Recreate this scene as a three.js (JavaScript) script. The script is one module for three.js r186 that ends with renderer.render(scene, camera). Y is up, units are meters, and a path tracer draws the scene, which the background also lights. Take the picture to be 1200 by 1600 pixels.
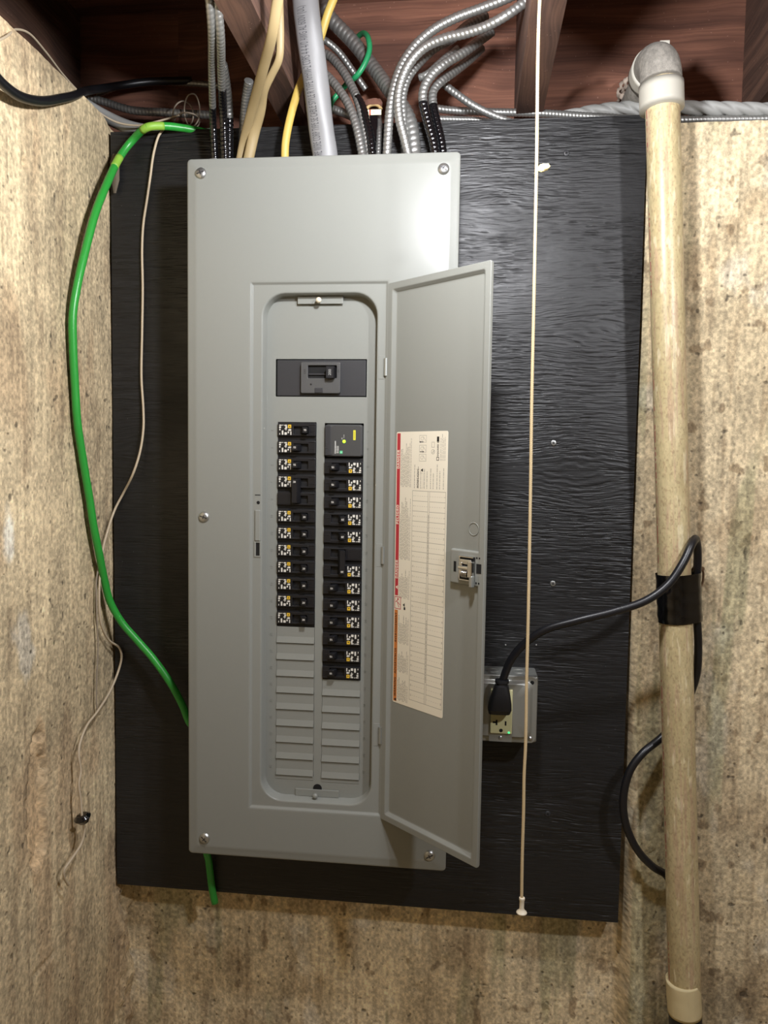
import * as THREE from 'three';
import { mergeGeometries, mergeVertices, toCreasedNormals } from 'three/addons/utils/BufferGeometryUtils.js';
import { RoundedBoxGeometry } from 'three/addons/geometries/RoundedBoxGeometry.js';
import { TextGeometry } from 'three/addons/geometries/TextGeometry.js';
import { FontLoader } from 'three/addons/loaders/FontLoader.js';
import { RectAreaLightUniformsLib } from 'three/addons/lights/RectAreaLightUniformsLib.js';

// ------------------------------------------------------------------ camera, light, exposure
const scene = new THREE.Scene();
const PY = 1.45;                                   // height of the panel's centre above the floor
const FOCAL = 1202;
const camera = new THREE.PerspectiveCamera(2 * Math.atan(800 / FOCAL) * 180 / Math.PI, 1200 / 1600, 0.02, 30);
camera.position.set(0.2179, PY + 0.0888, 1.2479);
camera.rotation.set(-0.0674, 0.1079, 0.0149, 'YXZ');
camera.updateMatrixWorld(true);
const renderer = new THREE.WebGLRenderer();
renderer.toneMapping = THREE.LinearToneMapping;
renderer.toneMappingExposure = 1.0;
renderer.shadowMap.enabled = true;
RectAreaLightUniformsLib.init();
scene.background = new THREE.Color(0x000000);
const LAMP = [0.205, 0.545, 0.58], LAMP_POWER = 1.6, LAMP_COLOR = 0xf9faff;       // bare bulb under the joists, above the frame
const LAMP2 = [0.85, 0.55, 1.00], LAMP2_POWER = 2.0;                              // second bulb, on a flex, beside the viewer

// ------------------------------------------------------------------ helpers
function mulberry(a) { return () => { a |= 0; a = a + 0x6D2B79F5 | 0; let t = Math.imul(a ^ a >>> 15, 1 | a); t = t + Math.imul(t ^ t >>> 7, 61 | t) ^ t; return ((t ^ t >>> 14) >>> 0) / 4294967296; }; }
const rnd = mulberry(7331);
function hash(x, y) { let h = Math.imul(x, 374761393) + Math.imul(y, 668265263) | 0; h = Math.imul(h ^ h >>> 13, 1274126177); return ((h ^ h >>> 16) >>> 0) / 4294967296; }
function vnoise(x, y) {
  const xi = Math.floor(x), yi = Math.floor(y), fx = x - xi, fy = y - yi;
  const u = fx * fx * (3 - 2 * fx), v = fy * fy * (3 - 2 * fy);
  const a = hash(xi, yi), b = hash(xi + 1, yi), c = hash(xi, yi + 1), d = hash(xi + 1, yi + 1);
  return a + (b - a) * u + (c - a) * v + (a - b - c + d) * u * v;
}
function fbm(x, y, o = 4) { let s = 0, a = 0.5, n = 0; for (let i = 0; i < o; i++) { s += a * vnoise(x, y); n += a; x = x * 2.03 + 17.3; y = y * 2.03 + 9.1; a *= 0.5; } return s / n; }
const clamp = (x, a = 0, b = 1) => Math.min(b, Math.max(a, x));
const sstep = (a, b, x) => { const t = clamp((x - a) / (b - a)); return t * t * (3 - 2 * t); };
const mix = (a, b, t) => a + (b - a) * t;

// point on the plane z that a pixel of the 1200 x 1600 photograph looks at (relative to the panel's centre height)
const camM = camera.matrixWorld.clone(), camP = camera.position.clone();
function ray(px, py) { return new THREE.Vector3((px - 600) / FOCAL, -(py - 800) / FOCAL, -1).applyMatrix4(new THREE.Matrix4().extractRotation(camM)); }
function at(px, py, z) { const d = ray(px, py); return camP.clone().addScaledVector(d, (z - camP.z) / d.z); }
const XL = -0.362;                                 // face of the concrete wall with the green wire
function onL(px, py, off) { const d = ray(px, py); return camP.clone().addScaledVector(d, (XL + off - camP.x) / d.x); }
const clearOf = ([px, py, off], add, zmin) => { const p = onL(px, py, off + add); return p.z < zmin ? at(px, py, zmin) : p; };   // on that wall, but in front of the plywood
const W = (x, y, z) => new THREE.Vector3(x, y + PY, z);

const used = {};
function numbered(n) { const k = used[n] = (used[n] ?? -1) + 1; return k ? `${n}_${String(k).padStart(3, '0')}` : n; }
function mesh(name, geo, mat, parent) {
  const m = new THREE.Mesh(geo, mat); m.name = parent === scene ? numbered(name) : name; m.castShadow = m.receiveShadow = true;
  parent.add(m); return m;
}
const part = (name, geo, mat, parent) => mesh(name, geo, mat, parent);
function thing(name, label, category, group) {
  const g = new THREE.Group(); g.name = numbered(name); g.userData = { label, category }; if (group) g.userData.group = group;
  scene.add(g); return g;
}
// moves the origin of a thing built in world coordinates to the middle of its base
function settle(g) {
  g.updateMatrixWorld(true);
  const b = new THREE.Box3().setFromObject(g), c = new THREE.Vector3((b.min.x + b.max.x) / 2, b.min.y, (b.min.z + b.max.z) / 2);
  for (const ch of g.children) ch.position.sub(c);
  g.position.add(c); return g;
}
function single(name, geo, mat, label, category, group) {
  const m = mesh(name, geo, mat, scene); m.userData = { label, category }; if (group) m.userData.group = group; return m;
}
function structure(name, geo, mat) { const m = mesh(name, geo, mat, scene); m.userData = { kind: 'structure' }; return m; }

const box = (x0, x1, y0, y1, z0, z1) => new THREE.BoxGeometry(x1 - x0, y1 - y0, z1 - z0).translate((x0 + x1) / 2, (y0 + y1) / 2, (z0 + z1) / 2);
const rbox = (x0, x1, y0, y1, z0, z1, r = 0.001, s = 2) => new RoundedBoxGeometry(x1 - x0, y1 - y0, z1 - z0, s, Math.min(r, (x1 - x0) / 2.01, (y1 - y0) / 2.01, (z1 - z0) / 2.01)).translate((x0 + x1) / 2, (y0 + y1) / 2, (z0 + z1) / 2);
const join = (...gs) => mergeGeometries(gs.flat().map(g => { const q = g.index ? g.toNonIndexed() : g; for (const k of Object.keys(q.attributes)) if (!['position', 'normal', 'uv'].includes(k)) q.deleteAttribute(k); return q; }));
// uv in metres by the dominant direction of each face, u along the chosen axis
function metreUV(g, axis = 'x', ou = 0, ov = 0) {
  g = g.index ? g.toNonIndexed() : g;
  const p = g.attributes.position, n = g.attributes.normal, uv = new Float32Array(p.count * 2);
  for (let i = 0; i < p.count; i++) {
    const q = { x: p.getX(i), y: p.getY(i), z: p.getZ(i) }, a = [['x', Math.abs(n.getX(i))], ['y', Math.abs(n.getY(i))], ['z', Math.abs(n.getZ(i))]].sort((s, t) => t[1] - s[1])[0][0];
    const rest = ['x', 'y', 'z'].filter(k => k !== a), u = rest.includes(axis) ? axis : rest[0], v = rest.find(k => k !== u);
    uv[i * 2] = q[u] + ou; uv[i * 2 + 1] = q[v] + ov;
  }
  g.setAttribute('uv', new THREE.BufferAttribute(uv, 2)); return g;
}
function rrect(x0, x1, y0, y1, r, z, n = 6) {
  const pts = [], cs = [[x1 - r, y1 - r, 0], [x0 + r, y1 - r, 90], [x0 + r, y0 + r, 180], [x1 - r, y0 + r, 270]];
  for (const [cx, cy, a0] of cs) for (let i = 0; i <= n; i++) { const a = (a0 + 90 * i / n) * Math.PI / 180; pts.push([cx + r * Math.cos(a), cy + r * Math.sin(a), z]); }
  return pts;
}
// skin over a list of closed outlines with equal point counts
function loft(rings, { capStart = false, capEnd = false, crease = 0.5 } = {}) {
  const n = rings[0].length, pos = [], idx = [];
  for (const r of rings) for (const p of r) pos.push(...p);
  for (let k = 0; k + 1 < rings.length; k++) for (let i = 0; i < n; i++) { const j = (i + 1) % n, a = k * n + i, b = k * n + j, c = a + n, d = b + n; idx.push(a, b, d, a, d, c); }
  const cap = (k, flip) => {
    const r = rings[k], c = [0, 0, 0]; for (const p of r) for (let i = 0; i < 3; i++) c[i] += p[i] / n;
    const ci = pos.length / 3; pos.push(...c);
    for (let i = 0; i < n; i++) { const a = k * n + i, b = k * n + (i + 1) % n; flip ? idx.push(ci, b, a) : idx.push(ci, a, b); }
  };
  if (capStart) cap(0, true); if (capEnd) cap(rings.length - 1, false);
  const g = new THREE.BufferGeometry(); g.setAttribute('position', new THREE.Float32BufferAttribute(pos, 3)); g.setIndex(idx);
  g.computeVertexNormals();
  g.scale(1000, 1000, 1000); const q = toCreasedNormals(g, crease); q.scale(0.001, 0.001, 0.001);   // the crease test rounds positions to a hundredth of a unit
  const pp = q.attributes.position, uv = new Float32Array(pp.count * 2);
  for (let i = 0; i < pp.count; i++) { uv[i * 2] = pp.getX(i) + 0.37 * pp.getZ(i); uv[i * 2 + 1] = pp.getY(i) + 0.21 * pp.getZ(i); }
  q.setAttribute('uv', new THREE.BufferAttribute(uv, 2)); return q;
}
function shapeRR(x0, x1, y0, y1, r, path = new THREE.Shape()) {
  const p = rrect(x0, x1, y0, y1, r, 0, r > 0.004 ? 8 : 3); path.setFromPoints(p.map(q => new THREE.Vector2(q[0], q[1]))); path.closePath(); return path;
}
const extrude = (shape, depth, z, bevel = 0) => new THREE.ExtrudeGeometry(shape, { depth: Math.max(1e-5, depth - 2 * bevel), bevelEnabled: bevel > 0, bevelSize: bevel, bevelThickness: bevel, bevelOffset: -bevel, bevelSegments: 2, curveSegments: 6 }).translate(0, 0, z + bevel);
const lathe = (pts, seg = 24) => new THREE.LatheGeometry(pts.map(p => new THREE.Vector2(p[0], p[1])), seg);
// swept tube; rad(s, ang) in metres, s = metres along the path, ang around it
function sweep(pts, rad, { ring = 0.006, seg = 10, cap = true, flat = 1, up = null, tension = 0.5 } = {}) {
  const c = new THREE.CatmullRomCurve3(pts, false, 'centripetal', tension); c.arcLengthDivisions = 400;
  const L = c.getLength(), n = Math.max(4, Math.round(L / ring)), pos = [], nor = [], uv = [], idx = [];
  let T0 = null, N = null;
  for (let k = 0; k <= n; k++) {
    const t = k / n, p = c.getPointAt(t), T = c.getTangentAt(t);
    if (!N) { N = (up ? up.clone() : Math.abs(T.y) < 0.9 ? new THREE.Vector3(0, 1, 0) : new THREE.Vector3(0, 0, 1)); N.addScaledVector(T, -N.dot(T)).normalize(); }
    else { const ax = new THREE.Vector3().crossVectors(T0, T), s = ax.length(); if (s > 1e-7) N.applyAxisAngle(ax.divideScalar(s), Math.asin(Math.min(1, s))); N.addScaledVector(T, -N.dot(T)).normalize(); }
    T0 = T; const B = new THREE.Vector3().crossVectors(T, N), s = t * L;
    for (let i = 0; i <= seg; i++) {
      const a = i / seg * Math.PI * 2, r = rad(s, a, L), d = new THREE.Vector3().addScaledVector(N, Math.cos(a) * r * flat).addScaledVector(B, Math.sin(a) * r);
      pos.push(p.x + d.x, p.y + d.y, p.z + d.z); uv.push(i / seg, s);
    }
  }
  for (let k = 0; k < n; k++) for (let i = 0; i < seg; i++) { const a = k * (seg + 1) + i, b = a + 1, cc = a + seg + 1, d = cc + 1; idx.push(a, b, d, a, d, cc); }
  if (cap) for (const [k, flip] of [[0, true], [n, false]]) {
    const p = c.getPointAt(k / n), ci = pos.length / 3; pos.push(p.x, p.y, p.z); uv.push(0.5, 0);
    for (let i = 0; i < seg; i++) { const a = k * (seg + 1) + i; flip ? idx.push(ci, a + 1, a) : idx.push(ci, a, a + 1); }
  }
  const g = new THREE.BufferGeometry(); g.setAttribute('position', new THREE.Float32BufferAttribute(pos, 3)); g.setAttribute('uv', new THREE.Float32BufferAttribute(uv, 2)); g.setIndex(idx);
  g.computeVertexNormals();
  const nn = g.attributes.normal;                  // close the seam
  for (let k = 0; k <= n; k++) { const a = k * (seg + 1), b = a + seg, v = new THREE.Vector3(nn.getX(a) + nn.getX(b), nn.getY(a) + nn.getY(b), nn.getZ(a) + nn.getZ(b)).normalize(); nn.setXYZ(a, v.x, v.y, v.z); nn.setXYZ(b, v.x, v.y, v.z); }
  return g;
}
const armour = (r, pitch = 0.0062, amp = 0.13) => (s, a) => { const ph = s / pitch - a / (2 * Math.PI), f = ph - Math.floor(ph); return r * (1 - amp + amp * Math.sqrt(Math.max(0, Math.sin(Math.PI * f)))); };
const px3 = l => l.map(([a, b, z]) => at(a, b, z));
const pathSlice = (pts, t0, t1, n = 26) => { const c = new THREE.CatmullRomCurve3(pts, false, 'centripetal'); return Array.from({ length: n + 1 }, (_, i) => c.getPointAt(mix(t0, t1, i / n))); };

// ------------------------------------------------------------------ textures
function dataTex(w, h, fn, srgb = true, wrap = THREE.RepeatWrapping) {
  const d = new Uint8Array(w * h * 4);
  for (let y = 0; y < h; y++) for (let x = 0; x < w; x++) { const c = fn(x, y), i = (y * w + x) * 4; d[i] = clamp(c[0], 0, 255); d[i + 1] = clamp(c[1], 0, 255); d[i + 2] = clamp(c[2], 0, 255); d[i + 3] = 255; }
  const t = new THREE.DataTexture(d, w, h, THREE.RGBAFormat); t.magFilter = THREE.LinearFilter; t.minFilter = THREE.LinearMipmapLinearFilter; t.wrapS = t.wrapT = wrap;
  if (srgb) t.colorSpace = THREE.SRGBColorSpace; t.needsUpdate = true; return t;
}
function canvasTex(w, h, draw) {
  const c = document.createElement('canvas'); c.width = w; c.height = h; const g = c.getContext('2d'); draw(g, w, h);
  const t = new THREE.CanvasTexture(c); t.colorSpace = THREE.SRGBColorSpace; t.wrapS = t.wrapT = THREE.ClampToEdgeWrapping; return t;
}
const std = (o) => new THREE.MeshStandardMaterial(o), phys = (o) => new THREE.MeshPhysicalMaterial(o);

// concrete: colour and fine relief, uv in metres over a rectangle ou, ov (lower corner) of size su x sv
function concrete(w, h, su, sv, ou, ov, seed, tint) {
  const lo = [], H = new Float32Array(w * h);
  const col = (x, y) => {
    const u = ou + x / w * su, v = ov + y / h * sv;
    const big = fbm(u * 5 + seed, v * 4 + seed, 4), mid = fbm(u * 24 + seed * 2, v * 16, 4), fine = fbm(u * 260, v * 210 + seed, 2), grain = hash(x + seed * 131, y);
    const form = fbm(u * 90 + seed, v * 3.2, 3), streak = fbm(u * 210 + seed, v * 9, 2);
    const pit = sstep(0.80, 0.9, fbm(u * 120 + 40 + seed, v * 95, 2));
    let t = 0.20 * (big - 0.5) + 0.24 * (mid - 0.5) + 0.46 * (fine - 0.5) + 0.10 * (form - 0.5) + 0.18 * (streak - 0.5) + 0.16 * (grain - 0.5) - 0.35 * pit;
    H[y * w + x] = clamp(0.55 + 0.45 * (fine - 0.5) + 0.30 * (streak - 0.5) + 0.35 * (mid - 0.5) + 0.14 * (grain - 0.5) - 0.5 * pit);
    let c = tint(u, v, { big, mid, fine, form, streak });
    const k = 1 + t * 0.95;
    return [c[0] * k, c[1] * k, c[2] * k];
  };
  const map = dataTex(w, h, col);
  const bump = dataTex(w, h, (x, y) => { const q = H[y * w + x] * 255; return [q, q, q]; }, false);
  for (const t of [map, bump]) { t.repeat.set(1 / su, 1 / sv); t.offset.set(-ou / su, -ov / sv); }
  return std({ map, bumpMap: bump, bumpScale: 0.0017, roughness: 0.93 });
}
const lerp3 = (a, b, t) => [mix(a[0], b[0], t), mix(a[1], b[1], t), mix(a[2], b[2], t)];
// wall with the green wire: u = z, v = height above panel centre
const spot = (u, v, cu, cv, ru, rv) => Math.hypot((u - cu) / ru, (v - cv) / rv);
const leftPatches = [];
{ const q = (px, py) => { const p = onL(px, py, 0); return [p.z, p.y - PY]; }; leftPatches.push(q(62, 1160), q(58, 1300), q(15, 830), q(40, 1010), q(80, 500), q(60, 700), q(60, 960)); }
const concreteLeft = concrete(640, 2048, 0.5, 1.6, 0, -0.97, 3, (u, v, n) => {
  let c = lerp3([196, 176, 140], [216, 197, 160], n.big);
  c = lerp3(c, [150, 118, 88], sstep(0.56, 0.72, fbm(u * 16 + 9, v * 5 + 2, 4)) * 0.28);          // brown stain
  c = lerp3(c, [126, 106, 82], sstep(0.6, 0.74, fbm(u * 70 + 5, v * 8 + 7, 3)) * 0.25);           // dark streaks left by the form boards
  const e = spot(u, v, leftPatches[2][0], leftPatches[2][1], 0.02, 0.045) + (n.mid - 0.5) * 1.2; c = lerp3(c, [226, 220, 204], (1 - sstep(0.6, 1.05, e)) * 0.8);   // efflorescence
  const e2 = spot(u, v, leftPatches[3][0], leftPatches[3][1], 0.03, 0.05) + (n.mid - 0.5) * 2.4; c = lerp3(c, [204, 198, 184], (1 - sstep(0.5, 1.05, e2)) * 0.6);
  const e3 = Math.min(spot(u, v, leftPatches[0][0], leftPatches[0][1], 0.018, 0.05), spot(u, v, leftPatches[1][0], leftPatches[1][1], 0.026, 0.1)) + (n.mid - 0.5) * 0.8; c = lerp3(c, [200, 172, 134], (1 - sstep(0.75, 1.05, e3)) * 0.75);   // later cement patch
  return c;
});
// back wall: u = x, v = height above panel centre
const concreteBack = concrete(1448, 1600, 1.4, 1.6, -0.42, -0.98, 11, (u, v, n) => {
  let c = lerp3([194, 176, 141], [216, 199, 165], n.big);
  c = lerp3(c, [128, 106, 78], sstep(0.52, 0.74, fbm(u * 13 + 3, v * 11 + 8, 5)) * 0.32);                                             // brown damp stains
  c = lerp3(c, [104, 84, 60], sstep(0.68, 0.76, fbm(u * 44 + 1, v * 34 + 3, 4)) * 0.45);
  c = lerp3(c, [140, 120, 92], sstep(0.60, 0.74, fbm(u * 60 + 5, v * 7 + 7, 3)) * 0.35);
  c = lerp3(c, [214, 206, 186], sstep(0.60, 0.76, fbm(u * 20 + 31, v * 11 + 17, 4)) * 0.55);                                        // lime bloom
  c = lerp3(c, [118, 122, 88], sstep(0.60, 0.72, fbm(u * 30 + 77, v * 3 + 1, 3)) * 0.35);                                           // algae
  return c;
});
// timber, u along the grain
const woodTex = (seed, a, b) => dataTex(1024, 256, (x, y) => {
  const u = x / 1024, v = y / 256, wv = fbm(u * 5 + seed, v * 4 + seed, 3) * 3.5;
  const ring = 0.5 + 0.5 * Math.sin((v * 26 + wv * 4)), g = fbm(u * 10 + seed, v * 150 + wv * 6, 3), big = fbm(u * 4 + seed * 3, v * 4, 3);
  const speck = hash(x + seed, y * 3) > 0.9985 ? 60 : 0;
  const t = clamp(0.35 * ring + 0.6 * g + 0.45 * (big - 0.5) - 0.1), c = lerp3(a, b, t);
  return [c[0] + speck, c[1] + speck, c[2] + speck];
});
const woodA = woodTex(2, [68, 48, 39], [140, 104, 83]), woodB = woodTex(9, [88, 58, 47], [168, 116, 92]);
for (const t of [woodA, woodB]) t.repeat.set(1 / 1.1, 1 / 0.28);
const mJoist = std({ map: woodA, roughness: 0.85, bumpMap: woodA, bumpScale: 0.0008 });
const mRim = std({ map: woodB, roughness: 0.85, bumpMap: woodB, bumpScale: 0.0008 });

// black painted plywood: grain raised under the paint, knots and ridges
const KN = [[0.40, 0.285, 0.05], [0.385, 0.075, 0.055], [0.455, 0.30, 0.03], [0.42, -0.445, 0.035], [0.33, -0.30, 0.03], [0.26, 0.47, 0.04], [-0.30, 0.1, 0.04]];
const PWW = 1024, PWH = 2000, plyH = new Float32Array(PWW * PWH);
for (let y = 0; y < PWH; y++) for (let x = 0; x < PWW; x++) {
  const u = -0.37 + x / PWW * 0.85, v = -0.64 + y / PWH * 1.25;
  let w = v + 0.004 * (fbm(u * 3 + 4, v * 9, 3) - 0.5), k = 0;
  for (const [kx, ky, kr] of KN) { const d = spot(u, v, kx, ky, kr * 1.4, kr); const f = Math.exp(-d * d * 1.2); w += f * (v - ky) * -0.55; k += f; }
  const g1 = fbm(u * 24, w * 330, 2), g2 = fbm(u * 60 + 5, w * 700, 2), crack = sstep(0.60, 0.78, fbm(u * 38 + 50, w * 480, 2));
  const ridge = k > 0.05 ? Math.sin(w * 900 + fbm(u * 40, v * 40, 2) * 9) * 0.16 * Math.min(1, k) : 0;
  const worn = fbm(u * 6 + 12, v * 14 + 3, 4);
  plyH[y * PWW + x] = clamp(0.5 + (0.42 * (g1 - 0.5) + 0.45 * (g2 - 0.5) - 0.3 * crack) * (0.55 + 1.1 * sstep(0.35, 0.65, worn)) + ridge + 0.10 * (fbm(u * 150, v * 150, 2) - 0.5));
}
const plyTex = { repeat: t => { t.repeat.set(1 / 0.85, 1 / 1.25); t.offset.set(0.37 / 0.85, 0.64 / 1.25); return t; } };
const plyMap = plyTex.repeat(dataTex(PWW, PWH, (x, y) => {
  const u = x / PWW * 0.85, v = y / PWH * 1.25, h = plyH[y * PWW + x], b = fbm(u * 8 + 1, v * 8 + 1, 4);
  const k = 26 + 14 * (b - 0.5) + 22 * (h - 0.5) + (hash(x, y) > 0.99985 ? 110 : 0);
  return [k * 0.99, k * 0.99, k * 1.02];
}));
const plyBump = plyTex.repeat(dataTex(PWW, PWH, (x, y) => { const q = plyH[y * PWW + x] * 255; return [q, q, q]; }, false));
const plyRough = plyTex.repeat(dataTex(512, 1000, (x, y) => { const u = x / 512 * 0.85, v = y / 1000 * 1.25; const q = (0.50 + 0.26 * (fbm(u * 7 + 8, v * 10 + 2, 4) - 0.5) + 0.12 * (fbm(u * 30, v * 200, 2) - 0.5)) * 255; return [0, q, 0]; }, false));
const mPly = std({ map: plyMap, bumpMap: plyBump, bumpScale: 0.0011, roughnessMap: plyRough, roughness: 1, metalness: 0 });
const mPlyEdge = std({ color: 0x2a2724, roughness: 0.9 });

const peel = dataTex(256, 256, (x, y) => { const q = 128 + 90 * (fbm(x / 7, y / 7, 2) - 0.5); return [q, q, q]; }, false); peel.repeat.set(14, 14);
const mPaint = phys({ color: new THREE.Color(0x8a8c86), roughness: 0.27, bumpMap: peel, bumpScale: 0.00003, metalness: 0, specularIntensity: 0.7 });
const mPlastic = std({ color: 0x17171a, roughness: 0.42 });
const mPlasticDeep = std({ color: 0x101012, roughness: 0.6 });
const mPlasticGrey = std({ color: 0x4b4b4a, roughness: 0.5 });
const mMainPlate = std({ color: 0x2f2f31, roughness: 0.5 });
const mBlack = std({ color: 0x060606, roughness: 0.8 });
const mZinc = std({ color: 0xb9bbb9, metalness: 0.9, roughness: 0.34 });
const mChrome = std({ color: 0xd8d8d8, metalness: 1, roughness: 0.16 });
const mGalv = std({ color: 0xa9aca8, metalness: 0.75, roughness: 0.42 });
const mSteelBox = std({ color: 0xa8aaa4, metalness: 0.7, roughness: 0.42 });
const mArmour = std({ color: 0x9c9c98, metalness: 0.72, roughness: 0.40 });
const mBlackPaint = phys({ color: 0x0b0b0e, roughness: 0.16, clearcoat: 0.6, clearcoatRoughness: 0.1 });
const mRubber = std({ color: 0x17171a, roughness: 0.38 });
const mRubberDark = std({ color: 0x111113, roughness: 0.45 });
const mTape = phys({ color: 0x08080a, roughness: 0.2, clearcoat: 0.5, clearcoatRoughness: 0.2 });
const mGreen = std({ color: 0x2f9a3a, roughness: 0.36 });
const mGreenLight = std({ color: 0x8fbf45, roughness: 0.5 });
const mTeal = std({ color: 0x27905a, roughness: 0.4 });
const mIvoryWire = std({ color: 0xc6b59a, roughness: 0.6 });
const mGreyWire = std({ color: 0x9a8d7c, roughness: 0.65 });
const mCream = std({ color: 0xa08d66, roughness: 0.5 });
const mYellow = std({ color: 0xc8ac56, roughness: 0.45 });
const mWhiteSheath = std({ color: 0x9c9c98, roughness: 0.5 });
const mPorcelain = std({ color: 0xe6e2d8, roughness: 0.25 });
const mIvory = std({ color: 0xd3cf9f, roughness: 0.4 });
const mBell = std({ color: 0xe0d6bf, roughness: 0.45 });

// ------------------------------------------------------------------ the setting
const lerpRange = (a, b, step) => { const n = Math.max(1, Math.round((b - a) / step)); return Array.from({ length: n + 1 }, (_, i) => mix(a, b, i / n)); };
function grid(us, vs, f, flip) {
  const pos = [], uv = [], idx = [], n = us.length;
  for (const v of vs) for (const u of us) { const p = f(u, v); pos.push(p[0], p[1] + PY, p[2]); uv.push(u, v); }
  for (let j = 0; j + 1 < vs.length; j++) for (let i = 0; i + 1 < n; i++) { const a = j * n + i, b = a + 1, c = a + n, d = c + 1; flip ? idx.push(a, d, b, a, c, d) : idx.push(a, b, d, a, d, c); }
  const g = new THREE.BufferGeometry(); g.setAttribute('position', new THREE.Float32BufferAttribute(pos, 3)); g.setAttribute('uv', new THREE.Float32BufferAttribute(uv, 2)); g.setIndex(idx); g.computeVertexNormals(); return g;
}
const boxW = (x0, x1, y0, y1, z0, z1) => box(x0, x1, y0 + PY, y1 + PY, z0, z1);
const TOPL = 0.622, TOPB = 0.588, FLOOR = -PY, CEIL = 0.86;
// wall with the green wire
{
  const L = (px, py) => { const p = onL(px, py, 0); return [p.z, p.y - PY]; };
  const pits = [[40, 255, .007, .010, .006], [42, 612, .004, .006, .005], [152, 622, .003, .004, .004], [12, 680, .003, .004, .005], [44, 795, .004, .004, .003], [44, 840, .004, .004, .003], [62, 1148, .008, .008, .008], [57, 1162, .004, .005, .006], [78, 1117, .003, .005, .004], [172, 1200, .003, .010, .004], [120, 1015, .004, .006, .002], [110, 1572, .003, .006, .003], [35, 1450, .003, .006, .003], [180, 690, .002, .003, .003], [48, 1378, .012, .003, .003], [75, 1500, .02, .0022, .004], [92, 1513, .012, .002, .004], [60, 1518, .012, .002, .004]].map(([x, y, a, b, d]) => [...L(x, y), a, b, d]);
  const sc = L(60, 1215), lump = L(62, 1055);
  const h = (z, y) => {
    let q = 0.004 * (fbm(z * 7 + 3, y * 5, 3) - 0.5) + 0.0022 * (fbm(z * 60, y * 22, 3) - 0.5) + 0.0012 * (fbm(z * 150 + 8, y * 9, 2) - 0.5);
    for (const [a, b, ra, rb, d] of pits) { const e = spot(z, y, a, b, ra, rb) + (vnoise(z * 300, y * 300) - 0.5) * 0.5; if (e < 1.2) q -= d * (1 - sstep(0.5, 1.1, e)); }
    const e = spot(z, y, sc[0], sc[1] - 0.03, 0.026, 0.10) + (fbm(z * 50, y * 40, 3) - 0.5) * 0.7; q -= 0.009 * (1 - sstep(0.86, 1.0, e));
    const e2 = spot(z, y, lump[0], lump[1], 0.01, 0.014); q += 0.003 * (1 - sstep(0.5, 1.1, e2)) * vnoise(z * 400, y * 400);
    const low = sstep(-0.55, -0.68, y) * (1 - sstep(0.02, 0.06, z)); q += low * (0.004 + 0.030 * (fbm(z * 60 + 9, y * 28 + 4, 4) - 0.42));   // broken edge beneath the board
    const cr = sstep(TOPL - 0.03, TOPL, y) * (1 - sstep(0.0, 0.07, z)); q -= cr * 0.012;
    return q;
  };
  const zs = [...lerpRange(-0.02, 0.5, 0.0045), ...lerpRange(0.55, 3.2, 0.25)], ys = [FLOOR, -1.2, ...lerpRange(-1.0, TOPL, 0.005)];
  const g = grid(zs, ys, (z, y) => [XL + h(z, y), y, z], true);
  structure('wall_left', join(g, metreUV(boxW(XL - 0.25, XL - 0.012, FLOOR, TOPL - 0.001, -0.25, 3.2), 'z')), concreteLeft);
}
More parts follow.
